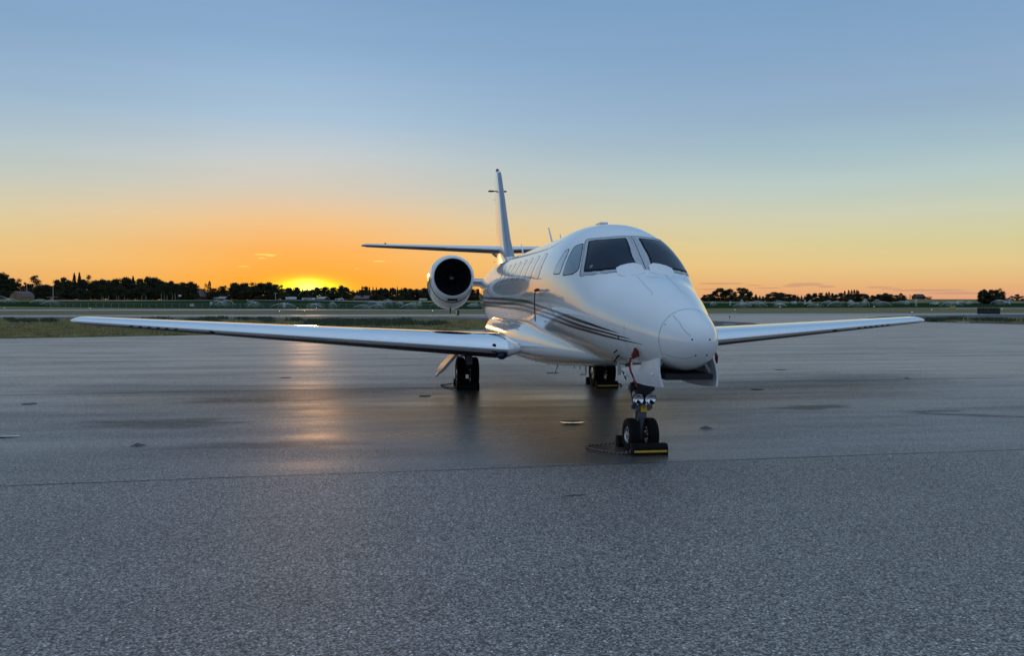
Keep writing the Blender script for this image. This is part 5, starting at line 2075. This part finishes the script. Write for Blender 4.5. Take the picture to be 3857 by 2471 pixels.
# --- right tree line
segs = [
    ('big dark tree just right of the aircraft nose', 'big trees right of the nose', [(2716, 1085, 58, 'clump'), (2745, 1088, 36, 'broad'), (2690, 1097, 40, 'broad')]),
    ('second big dome-shaped dark tree right of the nose', None, [(2798, 1084, 58, 'clump')]),
    ('smaller tree by the two big ones right of the nose', 'small trees by the two big ones', [(2672, 1108, 36, 'broad'), (2654, 1110, 26, 'broad'), (2768, 1098, 24, 'broad'), (2824, 1098, 28, 'broad')]),
    ('little conifer after the two big trees', 'little conifers right of the big trees', [(2846, 1107, 26, 'spruce'), (2861, 1112, 18, 'spruce'), (2872, 1116, 16, 'broad')]),
    ('broad low dark tree left of the three tiny spruces', 'broad trees left of the tiny spruces', [(2896, 1106, 34, 'broad'), (2918, 1100, 44, 'clump'), (2944, 1102, 40, 'broad'), (2968, 1107, 36, 'broad'), (2990, 1110, 28, 'broad'), (2930, 1108, 50, 'broad')]),
    ('tiny pointed spruce of the three on the right', 'three tiny spruces', [(3004, 1109, 12, 'spruce'), (3018, 1110, 12, 'spruce'), (3030, 1111, 12, 'spruce')]),
    ('dark tree left of the comb of poplars', 'trees left of the poplar comb', [(3046, 1106, 24, 'broad'), (3068, 1104, 30, 'broad'), (3090, 1102, 26, 'broad'), (3112, 1103, 14, 'poplar'), (3121, 1100, 12, 'poplar'), (3133, 1104, 16, 'broad'), (3146, 1107, 24, 'broad'), (3164, 1103, 30, 'broad'), (3050, 1114, 50, 'broad'), (3110, 1113, 50, 'broad')]),
    ('slim poplar in the comb above the right wing', 'comb of poplars above the right wing', [(3180, 1096, 10, 'poplar'), (3195, 1093, 11, 'poplar'), (3206, 1093, 10, 'poplar'), (3216, 1092, 11, 'poplar'), (3226, 1093, 12, 'poplar'), (3232, 1096, 9, 'poplar')]),
    ('rounded dark tree right of the poplar comb', 'trees right of the poplar comb', [(3200, 1106, 50, 'broad'), (3224, 1104, 40, 'broad'), (3246, 1106, 42, 'clump'), (3264, 1111, 24, 'broad')]),
    ('dark tree in the row left of the hilltop house', 'low row left of the hilltop house', [(3284, 1112, 28, 'broad'), (3308, 1108, 34, 'broad'), (3331, 1104, 36, 'clump'), (3352, 1108, 24, 'broad'), (3374, 1111, 32, 'broad'), (3391, 1105, 20, 'poplar'), (3402, 1112, 22, 'broad'), (3340, 1112, 60, 'broad'), (3300, 1116, 50, 'broad')]),
    ('thin wispy tree beside the hilltop house', 'wispy trees by the hilltop house', [(3412, 1114, 10, 'airy'), (3426, 1110, 13, 'airy'), (3436, 1114, 12, 'airy')]),
    ('low round shrub right of the hilltop house', 'shrubs right of the hilltop house', [(3484, 1117, 26, 'bush'), (3498, 1116, 26, 'bush')]),
]
for label, grp, L in segs:
    for x, tp, w_, k in L:
        far = x > 3405
        tree(x, tp, w_ * 1.1, k, (860 if far else 600) + TR.uniform(-8, 25), label + nth([q[0] for q in L], x), grp, sink=.3)
for i in range(30):
    x = 2650 + i * 25.5 + TR.uniform(-6, 6)
    tree(x, 1119 + TR.uniform(-4, 3), 48, 'bush', 592 + TR.uniform(0, 20), 'low dark shrub at the foot of the right tree line', 'understory of the right tree line', 'shrub', .3)
# blue-grey young shrubs in front of the two big trees
for x, tp, w_ in ((2724, 1131, 38), (2914, 1122, 24), (2912, 1129, 30)):
    tree(x, tp, w_, 'bush', 560, 'pale grey-green shrub in front of the right tree line', 'pale shrubs before the right tree line', 'shrub')
CL = 'dark tree in the isolated clump at right'
for x, tp, w_, k in ((3692, 1093, 24, 'broad'), (3706, 1090, 30, 'clump'), (3728, 1091, 36, 'clump'), (3750, 1091, 32, 'broad'), (3772, 1096, 24, 'broad'), (3720, 1104, 60, 'clump'), (3752, 1104, 46, 'clump')):
    tree(x, tp, w_ * 1.1, k, 430 + TR.uniform(-4, 10), CL + nth([3692, 3706, 3728, 3750, 3772, 3720, 3752], x), 'isolated clump at the right border', sink=.3)
tree(3764, 1084, 26, 'airy', 428, 'tallest loose tree of the isolated clump near the right border', None, sink=.3)
tree(3781, 1095, 18, 'airy', 432, 'small leaning tree at the right end of the isolated clump', None, sink=.3)
for x, tp, w_, k in ((3812, 1115, 40, 'bush'), (3830, 1108, 24, 'broad'), (3850, 1115, 40, 'bush'), (3880, 1113, 40, 'bush')):
    tree(x, tp, w_, k, 700, 'dark low tree on the horizon at the right border' + nth([3812, 3830, 3850, 3880], x), 'trees at the right border')


# --- buildings -----------------------------------------------------
def bmat(name, c, r=.8):
    return mat(name, c, r, spec=.2, var=.18, scale=1.5)


TAN = bmat('tan_board', (.24, .175, .09))
ROOFB = bmat('brown_roof', (.16, .11, .11))
ROOFG = bmat('grey_metal_roof', (.40, .37, .36), .5)
WALLD = bmat('dark_wall', (.08, .065, .055))
WALLW = bmat('white_wall', (.62, .60, .58))
WALLG = bmat('grey_wall', (.28, .27, .28))
WIN = mat('house_window', (.02, .022, .026), .1, spec=.6)


def place(px, py, Y=None):
    if Y is None:
        p = on_terrain(px, py)
        return p, p[1]
    X = (px - IMG_W / 2) / F_PX * Y
    return np.array([X, Y, terrain(X, Y)]), Y


def house(px, Y, wpx, hw_px, hr_px, label, wm, rm, name='house', axis='x', depth=8.0, rz=0.0, door=True, cat='house'):
    p, Y = place(px, 0, Y)
    k = Y / F_PX
    w, hw_, hr = wpx * k, hw_px * k, hr_px * k
    o = empty(name, tuple(p), rz)
    tag(o, label, cat)
    if axis == 'x':          # ridge runs across the view
        MB().add([(-w / 2, -depth / 2, -.3), (w / 2, -depth / 2, -.3), (w / 2, depth / 2, -.3), (-w / 2, depth / 2, -.3), (-w / 2, -depth / 2, hw_), (w / 2, -depth / 2, hw_), (w / 2, depth / 2, hw_), (-w / 2, depth / 2, hw_), (-w / 2, 0, hw_ + hr * .97), (w / 2, 0, hw_ + hr * .97)],
                 [(0, 1, 5, 4), (2, 3, 7, 6), (1, 2, 6, 9, 5), (3, 0, 4, 8, 7)]).build('wall', wm, o)
        e = .35
        MB().loft([[(-w / 2 - e, -depth / 2 - e, hw_ - .1), (-w / 2 - e, 0, hw_ + hr), (-w / 2 - e, depth / 2 + e, hw_ - .1), (-w / 2 - e, depth / 2 + e, hw_ - .22), (-w / 2 - e, 0, hw_ + hr - .14), (-w / 2 - e, -depth / 2 - e, hw_ - .22)],
                   [(w / 2 + e, -depth / 2 - e, hw_ - .1), (w / 2 + e, 0, hw_ + hr), (w / 2 + e, depth / 2 + e, hw_ - .1), (w / 2 + e, depth / 2 + e, hw_ - .22), (w / 2 + e, 0, hw_ + hr - .14), (w / 2 + e, -depth / 2 - e, hw_ - .22)]]).build('roof', rm, o)
    else:                    # gable towards the viewer
        MB().add([(-w / 2, -depth / 2, -.3), (w / 2, -depth / 2, -.3), (w / 2, -depth / 2, hw_), (0, -depth / 2, hw_ + hr * .96), (-w / 2, -depth / 2, hw_),
                  (-w / 2, depth / 2, -.3), (w / 2, depth / 2, -.3), (w / 2, depth / 2, hw_), (0, depth / 2, hw_ + hr * .96), (-w / 2, depth / 2, hw_)],
                 [(0, 1, 2, 3, 4), (9, 8, 7, 6, 5), (1, 6, 7, 2), (5, 0, 4, 9)]).build('wall', wm, o)
        e = .3
        f = lambda y: [(-w / 2 - e, y, hw_ - .15), (0, y, hw_ + hr), (w / 2 + e, y, hw_ - .15), (w / 2 + e, y, hw_ - .28), (0, y, hw_ + hr - .15), (-w / 2 - e, y, hw_ - .28)]
        MB().loft([f(-depth / 2 - e), f(depth / 2 + e)]).build('roof', rm, o)
    if door:
        MB().box((w * .18, -depth / 2 - .03, hw_ * .42), (min(1.1, w * .2), .05, hw_ * .8)).build('door', WIN, o)
        for s_ in (-.3, -.05):
            MB().box((w * s_, -depth / 2 - .03, hw_ * .6), (min(1.2, w * .14), .05, hw_ * .35)).build('window', WIN, o)
    return o


# gambrel barn
p, Y = place(82, 0, 318)
k = Y / F_PX
o = empty('barn', tuple(p), -.30)
tag(o, 'tan gambrel-ended barn with a brown roof at the far left', 'barn')
wb, h1, h2, h3 = 5.2, .9, 2.6, 3.55
prof = [(-wb / 2, 0), (-wb / 2, 1.5), (-wb * .33, 2.75), (0, 3.6), (wb * .33, 2.75), (wb / 2, 1.5), (wb / 2, 0)]
MB().loft([[(x, -3.0, z - .1) for x, z in prof], [(x, 3.5, z - .1) for x, z in prof]]).build('wall', TAN, o)
rp = [(-wb / 2 - .15, 1.42), (-wb * .34, 2.8), (0, 3.68), (wb * .34, 2.8), (wb / 2 + .15, 1.42)]
rr_ = rp + [(x, z - .1) for x, z in reversed(rp)]
MB().loft([[(x, -3.25, z) for x, z in rr_], [(x, 3.7, z) for x, z in rr_]]).build('roof', ROOFB, o)
MB().box((0, -3.03, 2.1), (1.1, .05, .9)).build('loft_door', bmat('brown_board', (.20, .13, .07)), o)
MB().box((.1, -3.03, .7), (1.7, .05, 1.35)).build('door', bmat('brown_board', (.20, .13, .07)), o)
p, Y = place(197, 0, 322)
o = empty('open_shelter', tuple(p))
tag(o, 'small open shelter with a flat pale roof right of the tan barn', 'shelter')
MB().box((0, 0, 1.35), (3.1, 2.4, .12)).build('roof', ROOFG, o)
for x in (-1.4, 1.4):
    for y in (-1, 1):
        MB().box((x, y, .62), (.12, .12, 1.35)).build('post', WALLD, o)
house(752, 355, 34, 14, 24, 'dark house with a pale gable window in the orange gap left of the poplar', WALLD, ROOFB, axis='y', depth=9)
p, Y = place(754, 0, 350)
house(834, 352, 40, 7, 7, 'long low grey-roofed shed below the rounded trees left of the sun', WALLD, ROOFG, 'shed', 'x', 5, cat='shed')
house(1096, 346, 34, 6, 7, 'grey-roofed shed under the trees just left of the sun', WALLD, ROOFG, 'shed', 'x', 5, rz=.3, cat='shed')
house(1209, 346, 42, 7, 7, 'large grey-roofed shed under the trees just right of the sun', WALLD, ROOFG, 'shed', 'x', 6, rz=-.15, cat='shed')
house(1366, 346, 50, 9, 10, 'dark farmhouse below the jagged tree row', WALLD, ROOFB, axis='x', depth=7)
house(1595, 346, 24, 4, 5, 'small pale-roofed shed beside the engine', WALLG, ROOFG, 'shed', 'x', 4, cat='shed', door=False)
# trailer / camper
p, Y = place(1162, 0, 340)
o = empty('camper_trailer', tuple(p))
tag(o, 'long white camper trailer parked below the setting sun', 'trailer')
MB().box((0, 0, .75), (5.0, 2.2, .85)).build('body', WALLW, o)
MB().box((0, -1.12, .85), (3.6, .04, .3)).build('window', WIN, o)
for x in (-1.2, -.4):
    MB().tube((x, -1.12, .25), (x, -.9, .25), .3, .3, 12).build('wheel', BLACK, o)
p, Y = place(1279, 0, 340)
o = empty('pickup_truck', tuple(p))
tag(o, 'white pickup truck parked right of the sheds under the sun', 'truck')
MB().box((0, 0, .55), (3.4, 1.7, .5)).box((.5, 0, 1.0), (1.3, 1.5, .5)).build('body', WALLW, o)
MB().box((.5, -.76, 1.03), (1.0, .04, .3)).build('window', WIN, o)
for x in (-1.1, 1.1):
    MB().tube((x, -.9, .3), (x, -.7, .3), .32, .32, 12).build('wheel', BLACK, o)
house(1459, 300, 24, 8, 3, 'little pale square pump shed in the field left of the engine', WALLG, ROOFG, 'shed', 'y', 2.2, door=False, cat='shed')
house(3458, 870, 32, 9, 10, 'large dark house on the low hill at right', WALLD, WALLD, axis='x', depth=11)
house(3788, 640, 26, 6, 9, 'pale green-roofed house right of the isolated clump', WALLW, bmat('green_roof', (.10, .14, .13)), axis='x', depth=9)
# white box by the fence
p = on_terrain(724, 1155)
o = empty('equipment_cabinet', tuple(p), .15)
tag(o, 'white cabinet by the fence below the dark house gap', 'cabinet')
kk = p[1] / F_PX
MB().box((0, 0, 6 * kk), (15 * kk, .8, 9 * kk)).build('body', WALLW, o)
MB().box((0, 0, 11 * kk), (16 * kk, 1.0, 1.2 * kk)).build('lid', ROOFG, o)
MB().box((7.9 * kk, 0, 6 * kk), (1.2 * kk, .82, 9.4 * kk)).build('door', DARK, o)
# white board on a post
p, Y = place(678, 0, 335)
o = empty('board_on_post', tuple(p))
tag(o, 'small white board on a post among the trees left of the dark house', 'sign')
MB().tube((0, 0, -.1), (0, 0, 1.6), .05).build('post', WALLD, o)
MB().box((0, -.08, 1.95), (1.2, .06, .75)).build('board', WALLW, o)
# utility poles
for px, tp, Y, lab in ((102, 1072, 322, 'bare utility pole rising from the right end of the tan barn'), (201, 1079, 321, 'bare utility pole over the flat pale shelter'), (1038, 1102, 338, 'short utility pole with a crossarm left of the sun')):
    p, Y = place(px, 0, Y)
    h_ = CAM_H + (horizon(px) - tp) / F_PX * Y - p[2]
    o = empty('utility_pole', tuple(p))
    tag(o, lab, 'utility pole', 'utility poles on the left')
    MB().tube((0, 0, -.2), (0, 0, h_), .14, .10, 8).build('pole', PALEBARK, o)
    if px > 1000:
        MB().box((0, 0, h_ - .35), (1.5, .12, .12)).build('crossarm', PALEBARK, o)
# pale farm track
secs = []
for x, y0, y1 in ((930, 1131.2, 1132.4), (1000, 1131.0, 1132.6), (1100, 1131.2, 1133), (1180, 1131.5, 1133.6), (1260, 1132.8, 1135.2), (1340, 1134.8, 1137), (1420, 1137.2, 1139), (1500, 1139.6, 1140.6)):
    a, c = on_terrain(x, y0), on_terrain(x, y1)
    secs.append([(a[0], a[1], a[2] + .12), (c[0], c[1], c[2] + .12)])
tag(MB().loft(secs, closed=False).build('dirt_track', bmat('pale_gravel', (.30, .25, .22))), kind='structure')

# --- chain-link fence on the left ----------------------------------
fence = empty('chain_link_fence', tuple(on_terrain(930, 1162)))
tag(fence, 'long low wire fence with regular posts in front of the left field', 'fence')
FP = []
PALE = mat('fence_post_steel', (.30, .31, .29), .6, metal=.3)
for i in range(54):
    x = 190 + i * 28.6
    y = 1159.5 + 3.6 * (x - 190) / 1400
    FP.append(on_terrain(x, y))
pm = MB().tube((0, 0, -.1), (0, 0, 1.15), .036, .036, 6).mesh('fence_post', PALE)
base = Vector(fence.location)
for q in FP:
    o = mobj('post', pm, fence)
    o.location = Vector(q) - base
tops = [tuple(Vector(q) + Vector((0, 0, 1.12)) - base) for q in FP]
MB().path(tops, .022, 5).build('top_rail', PALE, fence)
wires = MB()
for i in range(len(FP) - 1):
    a, c = Vector(FP[i]) - base, Vector(FP[i + 1]) - base
    for q in range(1, 9):
        for u, v in (((q - 1) / 8, q / 8), (q / 8, (q - 1) / 8)):
            p0, p1 = a.lerp(c, u), a.lerp(c, v)
            wires.tube(p0 + Vector((0, 0, .05)), p1 + Vector((0, 0, 1.1)), .006, .006, 3, cap=False)
tag(wires.build('wire_mesh', PALE, fence), kind='stuff')

# --- irrigation sprinklers ------------------------------------------
def spray_mat():
    m, n, l = newmat('water_droplets')
    b = n['Principled BSDF']
    b.inputs['Base Color'].default_value = (.85, .87, .86, 1)
    b.inputs['Roughness'].default_value = .3
    tr = n.new('ShaderNodeBsdfTranslucent')
    tr.inputs[0].default_value = (.9, .9, .88, 1)
    mx = n.new('ShaderNodeMixShader')
    mx.inputs[0].default_value = .55
    l.new(b.outputs[0], mx.inputs[1])
    l.new(tr.outputs[0], mx.inputs[2])
    l.new(mx.outputs[0], n['Material Output'].inputs[0])
    return m


SPRAY = spray_mat()
SR = np.random.default_rng(3)


def sprinkler(px, py, dx_, hp_, label, group, sec=None):
    p = on_terrain(px, py)
    kk = p[1] / F_PX
    o = empty('irrigation_sprinkler', tuple(p))
    tag(o, label, 'sprinkler', group)
    nz = .45
    MB().tube((0, 0, -.05), (0, 0, nz), .035, .03, 6).tube((0, 0, nz), (.16 * np.sign(dx_ or 1), 0, nz + .12), .03, .025, 6).build('riser', GEARK, o)
    jets = [(dx_, hp_)] + ([sec] if sec else [])
    for (jx, jh) in jets:
        L, Hh = jx * kk, jh * kk
        dep = SR.uniform(-.5, .5) * abs(L)
        V, Fc = [], []
        r0 = .034 * (p[1] / 250)
        core, mist = 420, 520

        def drop(q, r):
            i = len(V)
            a, b_ = SR.uniform(0, 6.28), SR.uniform(.7, 1.3)
            for t in range(3):
                V.append((q[0] + r * b_ * math.cos(a + 2.1 * t), q[1] + r * math.sin(a + 2.1 * t), q[2] - r * .6))
            V.append((q[0], q[1], q[2] + r * b_))
            Fc.extend([(i, i + 1, i + 2), (i, i + 1, i + 3), (i + 1, i + 2, i + 3), (i + 2, i, i + 3)])

        def arc(t):
            return nz + (Hh - nz) * (1 - ((t - .78) / .78) ** 2)
        for q in range(core):
            t = SR.uniform(0, 1) ** 1.15 * 1.0
            w_ = .04 + .22 * t * t
            c = (L * t + SR.normal() * w_ * .6, dep * t + SR.normal() * w_, arc(t) + SR.normal() * w_ * .6)
            if c[2] > .05:
                drop(c, r0 * SR.uniform(.7, 1.3))
        for q in range(mist):
            t = .12 + 1.2 * SR.beta(2.2, 1.6)
            zt_ = arc(min(t, 1.3))
            c = (L * t + SR.normal() * .10 * abs(L), dep * t + SR.normal() * .5, .05 + max(.05, zt_) * SR.uniform(0, 1) ** .7)
            drop(c, r0 * SR.uniform(.5, 1.0))
        tag(MB().add(V, Fc).build('water_jet', SPRAY, o), kind='stuff')


GL = 'sprinklers before the barn'
SL = ((44, 1140, -55, 26), (75, 1143, -60, 18))
for a in SL:
    sprinkler(*a, 'sprinkler fanning leftward below the tan barn' + nth([q[0] for q in SL], a[0]), GL)
sprinkler(111, 1148, 62, 20, 'field sprinkler left of the fence end, the farther of two arcs to the right', None)
sprinkler(152, 1153, 62, 19, 'field sprinkler at the fence end, the nearer of two arcs to the right', None)
sprinkler(793, 1151, 4, 12, 'sprinkler with a short upright plume right of the white cabinet', None)
GM = 'sprinklers under the sun'
SL = ((811, 1153, 38, 17), (846, 1154, -45, 22), (889, 1157, -50, 27), (934, 1158, 45, 20), (974, 1160, -40, 25), (1022, 1160, 60, 18), (1115, 1163, -50, 20), (1165, 1164, 40, 22), (1215, 1165, -45, 20), (1270, 1164, -26, 24))
for a in SL:
    sprinkler(*a, 'field sprinkler with a crossing arc below the sun' + nth([q[0] for q in SL], a[0]), GM)
sprinkler(1068, 1161, 4, 17, 'sprinkler with a bright upright sheet of water just left of the sun', None)
GE = 'sprinklers left of the engine'
SL = ((1331, 1165, 50, 16), (1387, 1165, 55, 18), (1442, 1166, -55, 30), (1510, 1166, 55, 22))
for a in SL:
    sprinkler(*a, 'front-row sprinkler left of the engine' + nth([q[0] for q in SL], a[0]), GE)
GF = 'distant sprinklers left of the engine'
SL = ((1435, 1150, 35, 17), (1490, 1150, 25, 11), (1456, 1149, -30, 11), (1528, 1153, 40, 12), (1572, 1154, 12, 16), (1620, 1155, 40, 15))
for a in SL:
    sprinkler(*a, 'small distant sprinkler left of the engine' + nth([q[0] for q in SL], a[0]), GF)
SL = ((1800, 1158, -30, 12), (1760, 1159, 40, 16))
for a in SL:
    sprinkler(*a, 'sprinkler seen between the engine and the fuselage' + nth([q[0] for q in SL], a[0]), 'sprinklers behind the engine pylon')
GN = 'far sprinklers right of the nose'
SL = ((2699, 1152, -20, 14), (2858, 1150, -40, 12), (2891, 1146, -50, 12), (2916, 1149, 30, 7), (2972, 1148, -45, 15), (2990, 1146, 8, 11), (3001, 1146, -15, 10), (3041, 1146, 15, 14), (3067, 1146, -35, 5), (3093, 1147, 35, 14),
          (3195, 1146, 15, 13), (3219, 1147, -20, 15), (3248, 1146, 12, 14), (3283, 1147, 30, 17), (3361, 1147, 45, 13), (3426, 1148, -15, 14))
for a in SL:
    sprinkler(*a, 'far-row field sprinkler over the right wing' + nth([q[0] for q in SL], a[0]), GN)
SL = ((2749, 1153, 2, 16), (3030, 1148, 2, 17))
for a in SL:
    sprinkler(*a, 'far sprinkler with a narrow upright plume' + nth([q[0] for q in SL], a[0]), 'upright plumes right of the nose')
sprinkler(2801, 1152, -10, 22, 'sprinkler with a slanting upright plume in front of the second big tree', None)
GW = 'near sprinklers over the right wing'
SL = ((2759, 1160, 50, 17), (2831, 1159, -45, 19), (2891, 1159, -40, 18), (2964, 1159, -45, 15), (3040, 1159, 45, 14), (3115, 1159, 45, 24), (3193, 1159, 50, 17), (3360, 1156, -60, 20))
for a in SL:
    sprinkler(*a, 'near-row field sprinkler above the right wing' + nth([q[0] for q in SL], a[0]), GW)
sprinkler(3276, 1157, -22, 30, 'sprinkler with the tallest fan of water, above the middle of the right wing', None)
sprinkler(3448, 1156, 3, 27, 'sprinkler with a tall upright plume near the right wing tip', None)
GX_ = 'sprinklers beyond the yellow sign'
SL = ((3501, 1148, 25, 8), (3539, 1147, -15, 8), (3538, 1158, 55, 20), (3629, 1157, -40, 18), (3603, 1147, 5, 12), (3648, 1148, -35, 14), (3665, 1147, -20, 12))
for a in SL:
    sprinkler(*a, 'field sprinkler around the small yellow sign at right' + nth([q[0] for q in SL], a[0]), GX_)
sprinkler(3729, 1148, 40, 18, 'sprinkler with a broad dome of water above the black sign', None)
sprinkler(3800, 1147, 2, 16, 'sprinkler with a pale upright plume right of the isolated clump', None)
sprinkler(3805, 1149, -50, 18, 'sprinkler arcing leftward right of the isolated clump', None)

# --- edge lights -----------------------------------------------------
def lampmat():
    m, n, l = newmat('lit_lens')
    b = n['Principled BSDF']
    b.inputs['Base Color'].default_value = (.85, .85, .82, 1)
    b.inputs['Roughness'].default_value = .2
    b.inputs['Emission Color'].default_value = (1, .95, .85, 1)
    b.inputs['Emission Strength'].default_value = .9
    return m


LIT = lampmat()
BLUEL = mat('blue_lens', (.02, .03, .10), .1, spec=.6)
CONC = mat('concrete_base', (.42, .40, .38), .8, var=.15)
for px, by, ty, blue, lab in (
        (2748, 1223, 1190, True, 'blue taxiway edge light on a white post close beside the nose'),
        (3629, 1214.5, 1185, True, 'taxiway edge light on a pale post in the right grass island'),
        (3435, 1191, 1174.5, False, 'white edge light behind the right wing tip'), (3509, 1189.5, 1165, False, 'white edge light right of the right wing tip'),
        (3774, 1184.5, 1162, False, 'white edge light right of the black sign'), (1053, 1195.5, 1171, False, 'thin edge light beside the taxiway left of the sun'),
        (1147, 1187, 1171, False, 'thin edge light beside the taxiway below the sun'), (1629, 1193, 1169, False, 'edge light beside the engine'),
        (2768, 1181, 1166, False, 'short edge light on the brown grass right of the nose'),
        (17, 1166, 1160.5, False, 'white runway light at the left border'), (339, 1166, 1160.5, False, 'white runway light above the near wing tip'),
        (1121, 1166, 1160.5, False, 'white runway light left below the sun'), (1192, 1166, 1160.5, False, 'white runway light right below the sun'),
        (2938, 1163, 1156, False, 'white runway light right of the nose among sprinklers'), (3292, 1161, 1154.5, False, 'white runway light above the right wing')):
    p = at(px, by)
    kk = p[1] / F_PX
    h_ = (by - ty) * kk
    o = empty('edge_light', (p[0], p[1], .014))
    tag(o, lab, 'edge light', 'edge lights of the taxiway and runway')
    r = max(.025, .6 * kk)
    MB().tube((0, 0, 0), (0, 0, h_ * .80), r * .75, r * .6, 8).build('post', YEL if px in (3629, 3774) else PALE, o)
    MB().lathe([(r * 1.1, h_ * .78), (r * 2.2, h_ * .82), (r * 2.0, h_ * .88), (r * .6, h_ * .9)], 12).build('lamp_body', GEARK, o)
    rl = max(r * 1.8, .9 * kk)
    MB().sphere((0, 0, h_ * .93), (rl, rl, rl * 1.2)).build('lens', BLUEL if blue else LIT, o, True)
    if by > 1180:
        MB().lathe([(.55, .0), (.5, .03), (.002, .035)], 20).build('base_plate', CONC, o)

# --- signs -----------------------------------------------------------
SIGNY = mat('sign_yellow', (.72, .52, .10), .45, var=.06)
SIGNK = mat('sign_black', (.012, .013, .014), .6, var=.3)
p = at(3588, 1164.3)
kk = p[1] / F_PX
o = empty('taxiway_sign', (p[0], p[1], .01), -.42)
tag(o, 'small yellow taxiway sign with black letters beyond the right grass island', 'sign')
MB().box((0, 0, 5.6 * kk), (19 * kk, .35, 9.6 * kk)).build('housing', SIGNK, o)
MB().box((0, -.18, 5.7 * kk), (17 * kk, .03, 8.2 * kk)).build('panel', SIGNY, o)
for s_ in (-1, 1):
    MB().box((6 * kk * s_, 0, .4 * kk), (.12, .12, .8 * kk)).build('leg', SIGNK, o)
text_obj('lettering', 'A34', 6.5 * kk, SIGNK, o, Matrix.Translation((0, -.205, 5.7 * kk)) @ Matrix.Rotation(PI / 2, 4, 'X'), .004)
p = at(3723, 1184)
kk = p[1] / F_PX
o = empty('taxiway_sign', (p[0], p[1], .01), -.42)
tag(o, 'long black back of a taxiway sign with knobs along its top', 'sign')
for i in range(3):
    MB().box(((i - 1) * 25 * kk, 0, 12.2 * kk), (24.6 * kk, .30, 22.5 * kk)).build('panel', SIGNK, o)
for i, x in enumerate((-28, -17, -5, 7, 18, 28)):
    MB().lathe([(.9 * kk, 23.4 * kk), (1.5 * kk, 26 * kk), (1.2 * kk, 28.3 * kk), (.002, 28.4 * kk)], 10, 'z', (x * kk, 0, 0)).build('knob', SIGNK, o)
MB().box((0, -.17, 14 * kk), (5 * kk, .02, 16 * kk), Matrix.Rotation(-.75, 3, 'Y')).build('brace', WALLD, o)
for x in (-30, 0, 30):
    MB().box((x * kk, 0, .4 * kk), (.10, .10, 1.0 * kk)).build('leg', WALLG, o)
p = at(1723, 1187.5)
kk = p[1] / F_PX
o = empty('taxiway_sign', (p[0], p[1], .01), 1.02)
tag(o, 'small sign below the engine, yellow face turned away and black end showing', 'sign')
MB().box((0, 0, 9.5 * kk), (14 * kk, 7 * kk, 18.5 * kk)).build('housing', SIGNK, o)
MB().box((0, 3.6 * kk, 9.5 * kk), (13 * kk, .4 * kk, 16 * kk)).box((-7.2 * kk, 0, 9.5 * kk), (.4 * kk, 6 * kk, 17 * kk)).build('panel', SIGNY, o)
MB().box((-7.5 * kk, -2.2 * kk, 9.5 * kk), (.4 * kk, 1.6 * kk, 17 * kk)).build('white_edge', WALLW, o)
